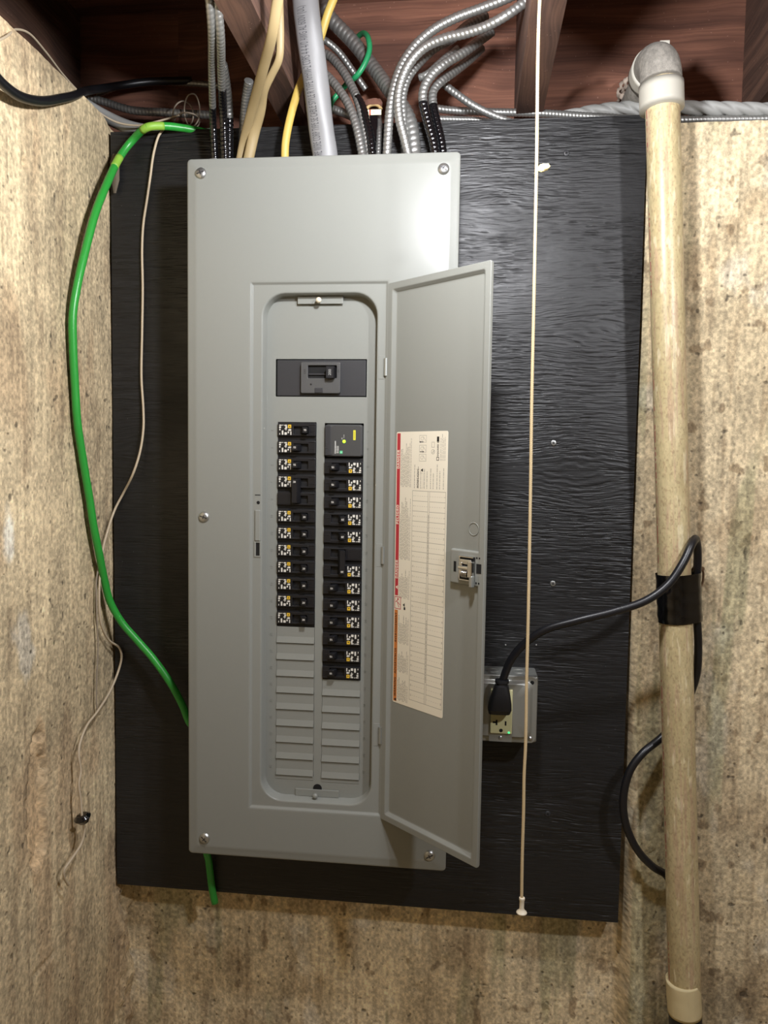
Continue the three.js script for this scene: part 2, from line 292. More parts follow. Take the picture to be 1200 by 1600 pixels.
// back wall: recess behind the board, pilaster beside it
{
  const corner = y => 0.4775 + 0.016 * sstep(-0.1, -0.75, y) + 0.004 * (fbm(y * 6, 3, 3) - 0.5);
  const pits = [[1118, 270, .006, .006, .006], [1108, 345, .006, .004, .005], [1100, 320, .004, .006, .005], [1150, 330, .004, .003, .003], [1120, 985, .004, .004, .004], [1115, 1050, .003, .003, .004], [1105, 1095, .003, .003, .004], [1090, 1165, .010, .008, .004], [1020, 1335, .004, .003, .003], [500, 1540, .006, .010, .004], [650, 1545, .006, .008, .004], [545, 1500, .006, .012, .003], [690, 1505, .010, .010, .003], [250, 1530, .005, .005, .003]].map(([x, y, a, b, d]) => { const p = at(x, y, x > 985 ? 0.05 : 0); return [p.x, p.y - PY, a, b, d]; });
  const z = (x, y) => {
    const c = corner(y), s = sstep(c - 0.022, c + 0.004, x);
    let q = 0.046 * s + 0.004 * (fbm(x * 6 + 3, y * 5, 3) - 0.5) + 0.0026 * (fbm(x * 55, y * 24, 3) - 0.5) + 0.0014 * (fbm(x * 150 + 8, y * 8, 2) - 0.5);
    const rough = sstep(0.52, 0.7, x) * sstep(0.45, 0.62, fbm(x * 11 + 4, y * 6 + 9, 3)); q += rough * 0.004 * (fbm(x * 120, y * 60, 3) - 0.5);
    q -= 0.0028 * sstep(0.606, 0.609, x + 0.006 * fbm(y * 9, 1, 2)) * sstep(0.53, 0.52, y) * sstep(0.28, 0.36, y);                   // form board offset
    q += 0.005 * sstep(0.575, 0.59, x) * (1 - sstep(0.62, 0.66, x)) * (1 - sstep(0.02, 0.1, Math.abs(y + 0.03)));
    for (const [a, b, ra, rb, d] of pits) { const e = spot(x, y, a, b, ra, rb) + (vnoise(x * 300, y * 300) - 0.5) * 0.6; if (e < 1.3) q -= d * (1 - sstep(0.5, 1.1, e)); }
    return q;
  };
  const ys = [FLOOR, -1.2, ...lerpRange(-1.0, TOPB, 0.005)], F = (x, y) => [x, y, z(x, y)];
  structure('wall_back', join(grid([-0.42, ...lerpRange(-0.37, 0.456, 0.005)], ys, F, false), metreUV(boxW(-0.6, 0.456, FLOOR, TOPB - 0.002, -0.26, -0.012), 'x')), concreteBack);
  structure('wall_pilaster', join(grid([...lerpRange(0.456, 0.86, 0.004), ...lerpRange(0.95, 3.0, 0.3)], ys, F, false), metreUV(boxW(0.456, 3.0, FLOOR, TOPB - 0.002, -0.26, -0.012), 'x'), metreUV(boxW(0.49, 3.0, TOPB - 0.03, TOPB - 0.0015, -0.02, 0.042), 'x')), concreteBack);
}
const mFloor = concreteBack;
structure('floor', metreUV(boxW(XL - 0.25, 3.2, FLOOR - 0.12, FLOOR, -0.25, 3.4), 'x'), mFloor);
structure('wall_right', metreUV(boxW(3.0, 3.2, FLOOR, CEIL, -0.25, 3.4), 'z'), mFloor);
structure('wall_front', metreUV(boxW(XL - 0.25, 3.2, FLOOR, CEIL, 3.2, 3.4), 'x'), mFloor);
structure('ceiling', metreUV(boxW(XL - 0.35, 3.2, CEIL, CEIL + 0.03, -0.26, 3.4), 'x'), mRim);
structure('trim_1', metreUV(boxW(-0.62, 3.0, TOPB, TOPB + 0.042, -0.25, -0.055), 'x'), mRim);      // sill plate on the back wall
// rim boards and joists
single('rim_board', metreUV(boxW(-0.50, 3.0, TOPB + 0.042, CEIL, -0.14, -0.095), 'x', 0.3, 0.1), mRim, 'reddish-brown timber rim board standing on the sill behind the cables', 'rim board');
single('rim_board', metreUV(boxW(XL - 0.16, XL - 0.115, TOPL + 0.001, CEIL, -0.09, 3.2), 'z', 0.1, 0.4), mJoist, 'dark timber rim board above the concrete wall with the green wire', 'rim board');
[[-0.100, -0.055, 'dark timber joist with pale specks, passing beside the cream cables'], [0.281, 0.323, 'dark timber joist over the pull cord'], [0.645, 0.688, 'dark timber joist beyond the white pipe elbow'], [1.02, 1.063, 'dark timber joist above the second light bulb'], [1.4, 1.443, 'dark timber joist farthest from the breaker panel']].forEach(([a, b, l], i) =>
  single('ceiling_joist', metreUV(boxW(a, b, 0.64, CEIL, -0.094, 3.2), 'z', i * 0.37, i * 0.05), mJoist, l, 'joist', 'floor joists overhead'));

// ------------------------------------------------------------------ plywood board
{
  const g = thing('plywood_board', 'large black painted plywood backboard behind the breaker panel', 'board');
  const b = boxW(XL + 0.004, 0.469, -0.6347, 0.6015, 0.027, 0.045), gg = b.toNonIndexed(), p = gg.attributes.position, uv = gg.attributes.uv;
  for (let i = 0; i < p.count; i++) uv.setXY(i, p.getX(i), p.getY(i) - PY);
  part('panel', gg, mPly, g);
  const scr = lathe([[0, 0.0012], [0.0035, 0.0012], [0.0046, 0.0004], [0.0048, -0.002]], 16).rotateX(Math.PI / 2), cross = join(box(-0.0022, 0.0022, -0.0005, 0.0005, 0.0008, 0.00135), box(-0.0005, 0.0005, -0.0022, 0.0022, 0.0008, 0.00135));
  [[885, 239], [865, 692], [864, 912], [856, 1272]].forEach(([x, y], i) => {
    const q = at(x, y, 0.046), s = part('screw', scr.clone().rotateZ(i), i === 0 || i === 3 ? mMainPlate : mZinc, g); s.position.set(q.x, q.y, 0.0452);
    part('screw_recess', cross.clone().rotateZ(i * 0.5 + 0.4), mBlack, s);
  });
  for (const [x, y] of [[790, 1008], [838, 1008]]) { const q = at(x, y, 0.046); const s = part('nail_head', lathe([[0, 0.001], [0.0014, 0.0007], [0.0015, -0.001]], 10).rotateX(Math.PI / 2), mZinc, g); s.position.set(q.x, q.y, 0.0452); }
  for (const x0 of [-0.33, 0.40]) part('furring_strip', metreUV(boxW(x0, x0 + 0.04, -0.60, 0.57, 0.006, 0.027), 'y'), mRim, g);
  settle(g);
}

// ------------------------------------------------------------------ breaker panel
const ZF = 0.14, ZD = 0.119, ROW = 0.02569, RT = 0.1432;
const colL = [-0.0655, -0.0069], colR = [0.0054, 0.0638];
const TILT = 0;                                    // the cover hangs square on the board
const panel = thing('breaker_panel', 'tall grey steel breaker panel with its door swung open', 'breaker panel');
{
  const Y = PY, px = 0.1978, py = 0.5205;
  const R = (x0, x1, y0, y1, r, z) => rrect(x0, x1, y0 + Y, y1 + Y, r, z, 8);
  part('cover', loft([R(-px + .0005, px - .0005, -py + .0005, py - .0005, .0055, .116), R(-px, px, -py, py, .006, .1362), R(-px + .0006, px - .0006, -py + .0006, py - .0006, .0056, .1372), R(-px + .0018, px - .0018, -py + .0018, py - .0018, .005, .1378), R(-px + .0040, px - .0040, -py + .0040, py - .0040, .005, .1381),
    R(-px + .0118, px - .0118, -py + .0118, py - .0118, .005, .1395), R(-px + .0138, px - .0138, -py + .0138, py - .0138, .005, ZF), R(-px + .0165, px - .0165, -py + .0165, py - .0165, .004, ZF), R(-.1045, .1019, -.4439, .3459, .002, ZF), R(-.1018, .0992, -.4412, .3432, .002, ZF), R(-.1012, .0986, -.4406, .3426, .0018, .1397), R(-.0992, .0966, -.4386, .3406, .001, .1372), R(-.0986, .096, -.438, .34, .0008, .1368),
    R(-.0970, .0944, -.4364, .3384, .0008, .1368), R(-.0872, .0866, -.4310, .3306, .035, .1368), R(-.0858, .0852, -.4296, .3292, .034, .1368), R(-.0849, .0843, -.4287, .3283, .0335, .1363), R(-.0840, .0834, -.4278, .3274, .0328, .1345), R(-.0832, .0826, -.4270, .3266, .032, .1225), R(-.0822, .0816, -.4260, .3256, .031, ZD)], { crease: 0.7 }), mPaint, panel);
  part('enclosure', join(boxW(-.181, .181, -.508, .511, .0455, .048), boxW(-.181, -.179, -.508, .511, .048, .1155), boxW(.179, .181, -.508, .511, .048, .1155), boxW(-.179, .179, .509, .511, .048, .1155), boxW(-.179, .179, -.508, -.506, .048, .1155)), std({ color: 0x6b6c68, roughness: 0.5 }), panel);
  // dead front with its openings
  const sh = shapeRR(-.0825, .0819, -.4263 + Y, .3259 + Y, .031);
  const hole = (x0, x1, y0, y1) => sh.holes.push(shapeRR(x0, x1, y0 + Y, y1 + Y, .0008, new THREE.Path()));
  hole(-.0691, .0673, .1806, .2359);
  hole(colL[0], colL[1], RT - 21 * ROW + .0004, RT); hole(colR[0], colR[1], RT - 21 * ROW - .0006, RT - .001);
  const dead = part('dead_front', extrude(sh, .0015, ZD - .0015), mPaint, panel);
  // twist-out filler plates over the unused spaces
  const h = ROW, prof = new THREE.Shape([[0, 0], [.0009, 0], [.0009, -.0150], [.0030, -.0243], [.0026, -.0247], [0, -.0232]].map(p => new THREE.Vector2(p[0], p[1])));
  const fw = colL[1] - colL[0] - .0008, fg = new THREE.ExtrudeGeometry(prof, { depth: fw, bevelEnabled: false }).rotateY(-Math.PI / 2).translate(fw, 0, 0);   // profile x -> z
  for (const [c, r0] of [[colL, 12], [colR, 15]]) for (let r = r0; r < 21; r++) { const m = part('filler_plate', fg, mPaint, dead); m.position.set(c[0] + .0004, RT - r * h + Y - (c === colR ? .0012 : 0), ZD - .0006); }
  part('lower_lip', join(boxW(colL[0], colL[1], RT - 21 * h - .0052, RT - 21 * h - .0002, ZD - .0003, ZD + .0005), boxW(colR[0], colR[1], RT - 21 * h - .0064, RT - 21 * h - .0014, ZD - .0003, ZD + .0005)), mPaint, dead);
  // retaining tabs with their knobs
  const knob = lathe([[.0, .0105], [.002, .0103], [.0038, .0088], [.0042, .0072], [.0036, .0055], [.0018, .0042], [.0016, 0]], 18).rotateX(Math.PI / 2);
  { const t = part('retaining_tab', rbox(-.0358, .0318, .3148 + Y, .3262 + Y, ZD + .0035, ZD + .0052, .0008), mPaint, panel); const k = part('knob', knob, mBell, t); k.position.set(-.0030, .3190 + Y, ZD + .005); }
  { const t = part('retaining_tab', rbox(-.0346, .0330, -.4264 + Y, -.4150 + Y, ZD + .0006, ZD + .0022, .0008), mPaint, panel); const k = part('knob', knob, mPaint, t); k.position.set(-.0022, -.4222 + Y, ZD + .002);
    part('knob_hole', lathe([[0, .0003], [.0068, .0003], [.0068, -.0003]], 18).rotateX(Math.PI / 2).translate(-.0004, -.4138 + Y, ZD + .0003), mBlack, t); }
  // strike beside the opening
  const st = part('strike_pad', rbox(-.0950, -.0862, -.0342 + Y, .0125 + Y, .1355, .1390, .002, 3), mPaint, panel);
  const fr = shapeRR(-.0962, -.0858, -.0582 + Y, -.0345 + Y, .001); fr.holes.push(shapeRR(-.0932, -.0876, -.0560 + Y, -.0365 + Y, .0003, new THREE.Path()));
  part('strike_frame', extrude(fr, .0012, .1366, .0003), mPaint, st);
  part('strike_slot', boxW(-.0934, -.0874, -.0562, -.0363, .1362, .13695), mBlack, st);
  part('strike_slit', boxW(-.0950, -.0868, .0338, .0350, .1362, .13700), mBlack, st);
  part('strike_hole', lathe([[0, .0002], [.0024, .0002], [.0026, -.0004]], 16).rotateX(Math.PI / 2).translate(-.0900, .0232 + Y, .1369), mBlack, st);
  // cover screws
  const sg = lathe([[0, .0042], [.003, .004], [.0058, .0032], [.0076, .0016], [.008, .0004], [.0086, 0]], 24).rotateX(Math.PI / 2);
  const slot = join(box(-.0055, .0055, -.0008, .0008, .0030, .00415), box(-.0008, .0008, -.0028, .0028, .0030, .00425));
  [[-.1762, .499, .3], [.1745, .4964, -.6], [-.1719, .0001, -.3], [.1735, .0, .2], [-.1714, -.4943, -.8], [.1736, -.4966, .5]].forEach(([x, y, a]) => {
    const s = part('cover_screw', sg, mZinc, panel); s.position.set(x, y + Y, ZF - .0002); s.rotation.z = a; part('screw_slot', slot, mMainPlate, s);
  });
  // embossed circuit numbers
  const font = await new FontLoader().loadAsync('fonts/droid/droid_sans_regular.typeface.json'), nums = [];
  for (let r = 0; r < 21; r++) for (const [n, x] of [[2 * r + 1, -.0738], [2 * r + 2, .0702]]) {
    const t = new TextGeometry(String(n), { font, size: .0036, depth: .0005, curveSegments: 2, bevelEnabled: false }); t.rotateZ(Math.PI / 2); t.computeBoundingBox(); const b = t.boundingBox;
    nums.push(t.translate(x - (b.min.x + b.max.x) / 2, RT - (r + .5) * ROW + Y - (b.min.y + b.max.y) / 2, ZD - .0001));
  }
  part('embossed_numbers', join(nums), mPaint, dead);
  // hinges
  for (const y of [.2221, -.0498, -.3184]) {
    const k = part('hinge', rbox(.0866, .0955, y - .017 + Y, y + .017 + Y, .1362, .1372, .0003), mPaint, panel);
    part('hinge_knuckle', new THREE.CylinderGeometry(.0028, .0028, .025, 14).translate(.0972, y + Y, .1385), mGalv, k);
  }
  // ---- door, in its own frame: u from the hinges outwards, v up, w towards the room
  const door = new THREE.Group(); door.name = 'door'; panel.add(door); door.position.set(.0985, Y, .1395); door.rotation.y = -40.9 * Math.PI / 180;
  const D = (a, z, r) => rrect(.0005 + a, .1884 - a, -.4448 + a, .3397 - a, r, z, 5);
  part('door_pan', loft([D(.0150, -.0100, .002), D(.0130, -.0098, .002), D(.0085, -.0064, .002), D(.0008, -.0062, .002), D(0, -.004, .002), D(0, -.0006, .002), D(.0006, 0, .0018), D(.0022, 0, .002), D(.0076, 0, .003), D(.0090, 0, .003), D(.0098, -.0004, .003), D(.0128, -.0046, .0035), D(.0136, -.005, .0035), D(.0160, -.005, .0035), D(.03, -.005, .0035), D(.085, -.005, .0035)], { capStart: true, capEnd: true, crease: 0.6 }), mPaint, door);
  const pad = part('latch_pad', rbox(.1295, .1845, -.0735, -.0270, -.009, -.0001, .0028, 4), mPaint, door);
  part('pad_slot', box(.1366, .1408, -.0572, -.0435, -.0006, .0002), mBlack, pad);
  for (const [u, v, w2, h2] of [[.1762, -.0355, .0022, .0022], [.1806, -.0355, .0022, .0022], [.1758, -.0682, .0022, .0024], [.1802, -.0682, .0022, .0024], [.1798, -.0492, .0082, .0125]]) part('pad_hole', box(u - w2 / 2, u + w2 / 2, v - h2 / 2, v + h2 / 2, -.0006, .0002), mBlack, pad);
  const lt = part('latch', join(box(.1468, .1482, -.0655, -.0352, -.002, .0012), box(.148, .172, -.0362, -.0350, -.002, .003), box(.1482, .1722, -.0668, -.0655, -.002, .002), rbox(.150, .170, -.0455, -.0385, .000, .0045, .0015)), mChrome, door);
  part('latch_housing', box(.1472, .1735, -.0665, -.0350, -.0006, .0003), mBlack, lt);
  part('latch_bolt', join(new THREE.CylinderGeometry(.0032, .0032, .02, 14).rotateZ(Math.PI / 2).translate(.1605, -.0500, .004), rbox(.1500, .1560, -.058, -.043, 0, .006, .001), rbox(.1660, .1735, -.0615, -.040, 0, .0075, .0015)), mChrome, lt);
  part('latch_spring', join([0, 1, 2, 3].map(i => new THREE.TorusGeometry(.0042, .0009, 6, 14).rotateY(Math.PI / 2).translate(.1562 + i * .0026, -.0575, .004))), mChrome, lt);
  part('latch_lever', rbox(.1690, .1745, -.0745, -.0585, .0005, .0075, .002), mGalv, lt);
  part('pressed_ring', join(new THREE.TorusGeometry(.0082, .0008, 8, 30).scale(1, 1, .8).translate(.1655, .0009, -.0050)), mPaint, door);
  // schedule label on the inside of the door
  const LW = 99.2, LH = 392.3, S = 5;
  const tex = canvasTex(Math.round(LW * S), Math.round(LH * S), (g, w, h) => {
    const rr = mulberry(5); g.scale(S, S);
    g.fillStyle = '#ece5d2'; g.fillRect(0, 0, LW, LH);
    const strip = (y0, y1, c) => { g.fillStyle = c; g.fillRect(1.4, y0, 6.6, y1 - y0); };
    strip(2, 235, '#b9313c'); strip(256, LH - 2, '#cf7a33');
    const vt = (s, x, y, px, font, c, bold = true) => { g.save(); g.translate(x, y); g.rotate(-Math.PI / 2); g.fillStyle = c; g.font = `${bold ? 'bold ' : ''}${px}px ${font}`; g.textBaseline = 'middle'; g.textAlign = 'center'; g.fillText(s, 0, 0); g.restore(); };
    vt('DANGER', 4.8, 39, 6.8, 'sans-serif', '#f2ead8'); vt('PELIGRO', 4.8, 118, 6.8, 'sans-serif', '#f2ead8'); vt('DANGER', 4.8, 197, 6.8, 'sans-serif', '#f2ead8');
    vt('AVERTISSEMENT', 4.8, 282, 5.6, 'sans-serif', '#1e1712'); vt('ADVERTENCIA', 4.8, 331, 5.6, 'sans-serif', '#1e1712'); vt('WARNING', 4.8, 369, 5.8, 'sans-serif', '#1e1712');
    g.fillStyle = '#f2ead8'; g.beginPath(); g.moveTo(2.4, 223); g.lineTo(7, 220); g.lineTo(7, 226); g.fill(); g.fillStyle = '#1e1712'; g.beginPath(); g.moveTo(2.2, 388); g.lineTo(7.4, 385.4); g.lineTo(7.4, 390.4); g.fill();
    g.strokeStyle = '#b9313c'; g.lineWidth = 1; g.strokeRect(1.6, 237, 12, 17); g.beginPath(); g.moveTo(3, 245); g.lineTo(8, 241); g.moveTo(5, 243); g.lineTo(12.5, 248); g.moveTo(7, 245); g.lineTo(10, 252); g.stroke(); g.fillStyle = '#b9313c'; g.beginPath(); g.arc(8, 240, 1.5, 0, 7); g.fill();
    g.fillStyle = '#1a1a1a'; g.beginPath(); g.moveTo(18, 247); g.lineTo(22, 244); g.lineTo(22, 250); g.fill(); g.fillRect(20, 250, 3.4, 4);
    // lines of fine print, too small to read
    const fine = (x, y0, y1, c = '#8b857a', wd = 0.85) => { g.fillStyle = c; let y = y1; while (y > y0) { const l = Math.min(y - y0, 1.2 + rr() * 5); g.fillRect(x, y - l, wd, l); y -= l + 0.8; } };
    for (const [a, b] of [[8, 78], [92, 182], [196, 238], [262, 304], [312, 346], [352, 388]]) for (let i = 0; i < 9; i++) fine(10 + i * 2.45, a + rr() * (b - a) * .35, b - (i % 3 ? 0 : 2), i > 6 ? '#aaa498' : '#8b857a');
    for (let i = 0; i < 10; i++) fine(37 + i * 6.0 + (i % 2), 44 + rr() * 14, 79, '#8b857a', 0.9);
    vt('HOMC42UC', 43.5, 65, 5.0, 'sans-serif', '#3a3632'); g.fillStyle = '#1a1a1a'; g.beginPath(); g.moveTo(49, 53.5); g.lineTo(53.5, 51); g.lineTo(53.5, 56); g.fill(); g.strokeStyle = '#b7b0a2'; g.lineWidth = .4; g.strokeRect(49.5, 58, 4.5, 20);
    g.strokeStyle = '#9a9488'; g.lineWidth = .45;
    for (const y of [4, 17.5, 30]) { g.strokeRect(46, y + 1.5, 13, 9.5); g.beginPath(); g.arc(51, y + 6, 2.4, 0, 7); g.moveTo(53, y + 3); g.lineTo(58, y + 9); g.stroke(); }
    g.fillStyle = '#181818'; for (const [x, y, d] of [[48, 14, 1], [47, 27.5, -1]]) { g.fillRect(x, y, 5.5, 1); g.beginPath(); g.moveTo(x + (d > 0 ? 0 : 5.5), y - 1); g.lineTo(x + (d > 0 ? -2.4 : 7.9), y + .5); g.lineTo(x + (d > 0 ? 0 : 5.5), y + 2); g.fill(); }
    g.strokeStyle = '#827c70'; g.beginPath(); g.arc(72, 28, 3, 0, 7); g.moveTo(70, 30); g.lineTo(74, 26); g.stroke(); vt('UL', 72.5, 28, 3, 'sans-serif', '#827c70', false); g.strokeRect(69.5, 15, 5, 7);
    g.fillStyle = '#141414'; g.fillRect(79, 7.5, 4, 7); vt('SQUARE D', 81, 24, 4.4, 'sans-serif', '#2a2826'); g.strokeStyle = '#2a2826'; g.lineWidth = .8; g.strokeRect(79, 35.5, 4, 4);
    for (let i = 0; i < 4; i++) fine(86 + i * 2.6, 4 + rr() * 6, 40, '#aaa498');
    // circuit table
    const tx0 = 34, tx1 = 97, ty0 = 82.5, ty1 = 381, rh = (ty1 - ty0) / 21, mid = 65.5;
    g.strokeStyle = '#8f897d'; g.lineWidth = .5; g.strokeRect(tx0, ty0, tx1 - tx0, ty1 - ty0);
    g.beginPath(); g.moveTo(mid - 1.4, ty0); g.lineTo(mid - 1.4, ty1); g.moveTo(mid + 1.4, ty0); g.lineTo(mid + 1.4, ty1); g.stroke();
    for (let i = 0; i < 21; i++) {
      const y = ty0 + i * rh; g.lineWidth = .5; g.setLineDash([]); g.strokeStyle = '#8f897d'; g.beginPath(); g.moveTo(tx0, y); g.lineTo(mid - 1.4, y); g.moveTo(mid + 1.4, y); g.lineTo(tx1, y); g.stroke();
      g.strokeStyle = '#b3ac9e'; g.lineWidth = .4; g.setLineDash([2.4, 2]); g.beginPath(); g.moveTo(tx0 + 5, y + rh / 2); g.lineTo(mid - 2, y + rh / 2); g.moveTo(mid + 2, y + rh / 2); g.lineTo(tx1 - 6, y + rh / 2); g.stroke(); g.setLineDash([]);
      vt(String(2 * i + 1), tx0 + 2.3, y + rh / 2, 3, 'sans-serif', '#6b655a', false); vt(String(2 * i + 2), tx1 - 2.6, y + rh / 2, 3, 'sans-serif', '#6b655a', false);
    }
    for (const [a, b] of [[115, 200], [262, 350]]) fine(mid - .4, a, b, '#8b857a', 0.8);
  });
  const ls = shapeRR(.0183, .1175, -.2632, .1291, .0024), lg = new THREE.ExtrudeGeometry(ls, { depth: .0003, bevelEnabled: false }).translate(0, 0, -.0050);
  { const p = lg.attributes.position, uv = lg.attributes.uv; for (let i = 0; i < p.count; i++) uv.setXY(i, (p.getX(i) - .0183) / .0992, (p.getY(i) + .2632) / .3923); }
  const lab = part('schedule_label', lg, std({ map: tex, roughness: 0.45 }), door); lab.userData.label = 'white circuit directory label with red and orange warning strip';
  settle(panel);
}

// ------------------------------------------------------------------ breakers
const stickerTex = canvasTex(168, 144, (g, w, h) => {
  const r = mulberry(21); g.fillStyle = '#0c0c0d'; g.fillRect(0, 0, w, h); g.fillStyle = '#d9d6cc';
  const b = (x, y, ww, hh) => { g.beginPath(); x += 2.5; y += 2.5; ww -= 5; hh -= 5; g.roundRect ? g.roundRect(x, y, ww, hh, 5) : g.rect(x, y, ww, hh); g.fill(); };
  b(4, 6, 40, 18); b(4, 26, 30, 28); b(6, 56, 22, 26); b(44, 6, 22, 14); b(70, 6, 40, 20); b(82, 26, 32, 26); b(74, 50, 34, 20); b(84, 70, 18, 14);
  b(8, 110, 14, 28); b(38, 78, 26, 60); b(72, 100, 36, 38); b(112, 88, 22, 30); b(126, 60, 36, 28); b(146, 90, 18, 50); b(116, 66, 14, 20);
  g.fillStyle = '#8e8a80'; for (let i = 0; i < 26; i++) g.fillRect(6 + r() * 150, 8 + r() * 126, 3 + r() * 9, 2);
  g.fillStyle = '#dcb437'; b(116, 4, 46, 50); g.fillStyle = '#2a220c'; g.beginPath(); g.moveTo(139, 20); g.lineTo(149, 38); g.lineTo(129, 38); g.fill();
});
const numTex = n => canvasTex(64, 64, g => { g.fillStyle = '#131315'; g.fillRect(0, 0, 64, 64); g.fillStyle = '#dddad2'; g.font = 'bold 44px sans-serif'; g.textAlign = 'center'; g.textBaseline = 'middle'; g.fillText(n, 32, 34); });
const mSticker = std({ map: stickerTex, roughness: 0.5 }), mNum = { 15: std({ map: numTex('15'), roughness: .5 }), 20: std({ map: numTex('20'), roughness: .5 }), 30: std({ map: numTex('30'), roughness: .5 }) };
const CW = colL[1] - colL[0] - .0006;
const bodyG = box(-CW / 2, CW / 2, -.0126, .0126, -.03, -.0016);
const plateG = (() => { const s = shapeRR(-CW / 2 + .0003, CW / 2 - .0003, -.0078, .0108, .0012); s.holes.push(shapeRR(-.0046, .0176, -.0052, .0062, .0006, new THREE.Path())); return extrude(s, .0046, -.0016, .0006); })();
const ridgeG = join(rbox(-CW / 2 + .001, .002, -.0074, -.0064, .002, .0034, .0003), rbox(.0188, CW / 2 - .001, .0086, .0098, .002, .0036, .0003), rbox(.0190, CW / 2 - .001, -.0016, -.0008, .002, .0034, .0003));
const stickG = new THREE.PlaneGeometry(.0202, .0168).translate(-.0172, .0012, .00312);
const handleG = (x0, x1, h, y0 = 0) => loft([rrect(x0 - .0046, x0 + .0046, y0 - h / 2, y0 + h / 2, .001, -.001, 3), rrect(x0 - .0044, x0 + .0044, y0 - h / 2, y0 + h / 2, .001, .003, 3), rrect(x1 - .0042, x1 + .0042, y0 - h / 2 + .0004, y0 + h / 2 - .0004, .001, .0098, 3), rrect(x1 - .0036, x1 + .0036, y0 - h / 2 + .001, y0 + h / 2 - .001, .001, .0108, 3)], { capEnd: true });
const hG = { a: handleG(.0112, .0142, .0100), b: handleG(.0022, -.0012, .0100) }, nG = new THREE.PlaneGeometry(.0056, .0056);
const ord = ['first', 'second', 'third', 'fourth', 'fifth', 'sixth', 'seventh', 'eighth', 'ninth', 'tenth', 'eleventh', 'twelfth', 'thirteenth', 'fourteenth', 'fifteenth'];
function breakerPole(g, dy, sticker) {
  const b = part('body', bodyG, mPlasticDeep, g); b.position.y = dy; const f = part('front_plate', plateG, mPlastic, g); f.position.y = dy; const rd = part('moulded_ridge', ridgeG, mPlastic, f);
  if (sticker) part('rating_sticker', stickG, mSticker, f); else part('blank_label_field', rbox(-.0272, -.0072, -.006, .009, .0024, .0034, .0004), mPlastic, f);
}
const nameCol = { L: 'column by the door strike', R: 'column by the door hinges' };
function breaker(col, row, state, num, poles, n) {
  const c = col === 'L' ? colL : colR;
  const g = thing(poles === 2 ? 'double_pole_circuit_breaker' : 'circuit_breaker', poles === 2 ? `black two-pole circuit breaker with joined handle in the ${nameCol[col]}` : `black single-pole circuit breaker, ${ord[n]} from the top in the ${nameCol[col]}`, 'circuit breaker', 'circuit breakers');
  const yc = RT - (row + poles / 2) * ROW + PY - (col === 'R' ? .001 : 0);
  g.position.set((c[0] + c[1]) / 2, yc, ZD + .0002); if (col === 'R') g.rotation.z = Math.PI;
  if (poles === 2) { breakerPole(g, ROW / 2, true); breakerPole(g, -ROW / 2, false); } else breakerPole(g, 0, true);
  const h = part('handle', poles === 2 ? (state === 'a' ? handleG(.0112, .0142, ROW + .011) : handleG(.0022, -.0012, ROW + .011)) : hG[state], mPlastic, g); h.position.y = .0005;
  const t = part('rating_number', nG, mNum[num], h); t.position.set(state === 'a' ? .0142 : -.0012, poles === 2 ? ROW / 2 + .001 : .0005, .01095);
  return g;
}
// state a: handle thrown towards the panel's middle line, b: away from it
[['a', 15], ['b', 15], ['b', 15], ['D', 30], ['a', 20], ['a', 20], ['a', 20], ['a', 20], ['a', 20], ['a', 20], ['a', 20]].reduce(([row, n], [s, k]) => { if (s === 'D') { breaker('L', row, 'b', k, 2); return [row + 2, n]; } breaker('L', row, s, k, 1, n); return [row + 1, n + 1]; }, [0, 0]);
[['a', 15], ['a', 15], ['a', 15], ['b', 20], ['b', 20], ['D', 30], ['a', 15], ['a', 15], ['a', 15], ['a', 15], ['a', 15], ['a', 15]].reduce(([row, n], [s, k]) => { if (s === 'D') { breaker('R', row, 'b', k, 2); return [row + 2, n]; } breaker('R', row, s, k, 1, n); return [row + 1, n + 1]; }, [2, 0]);

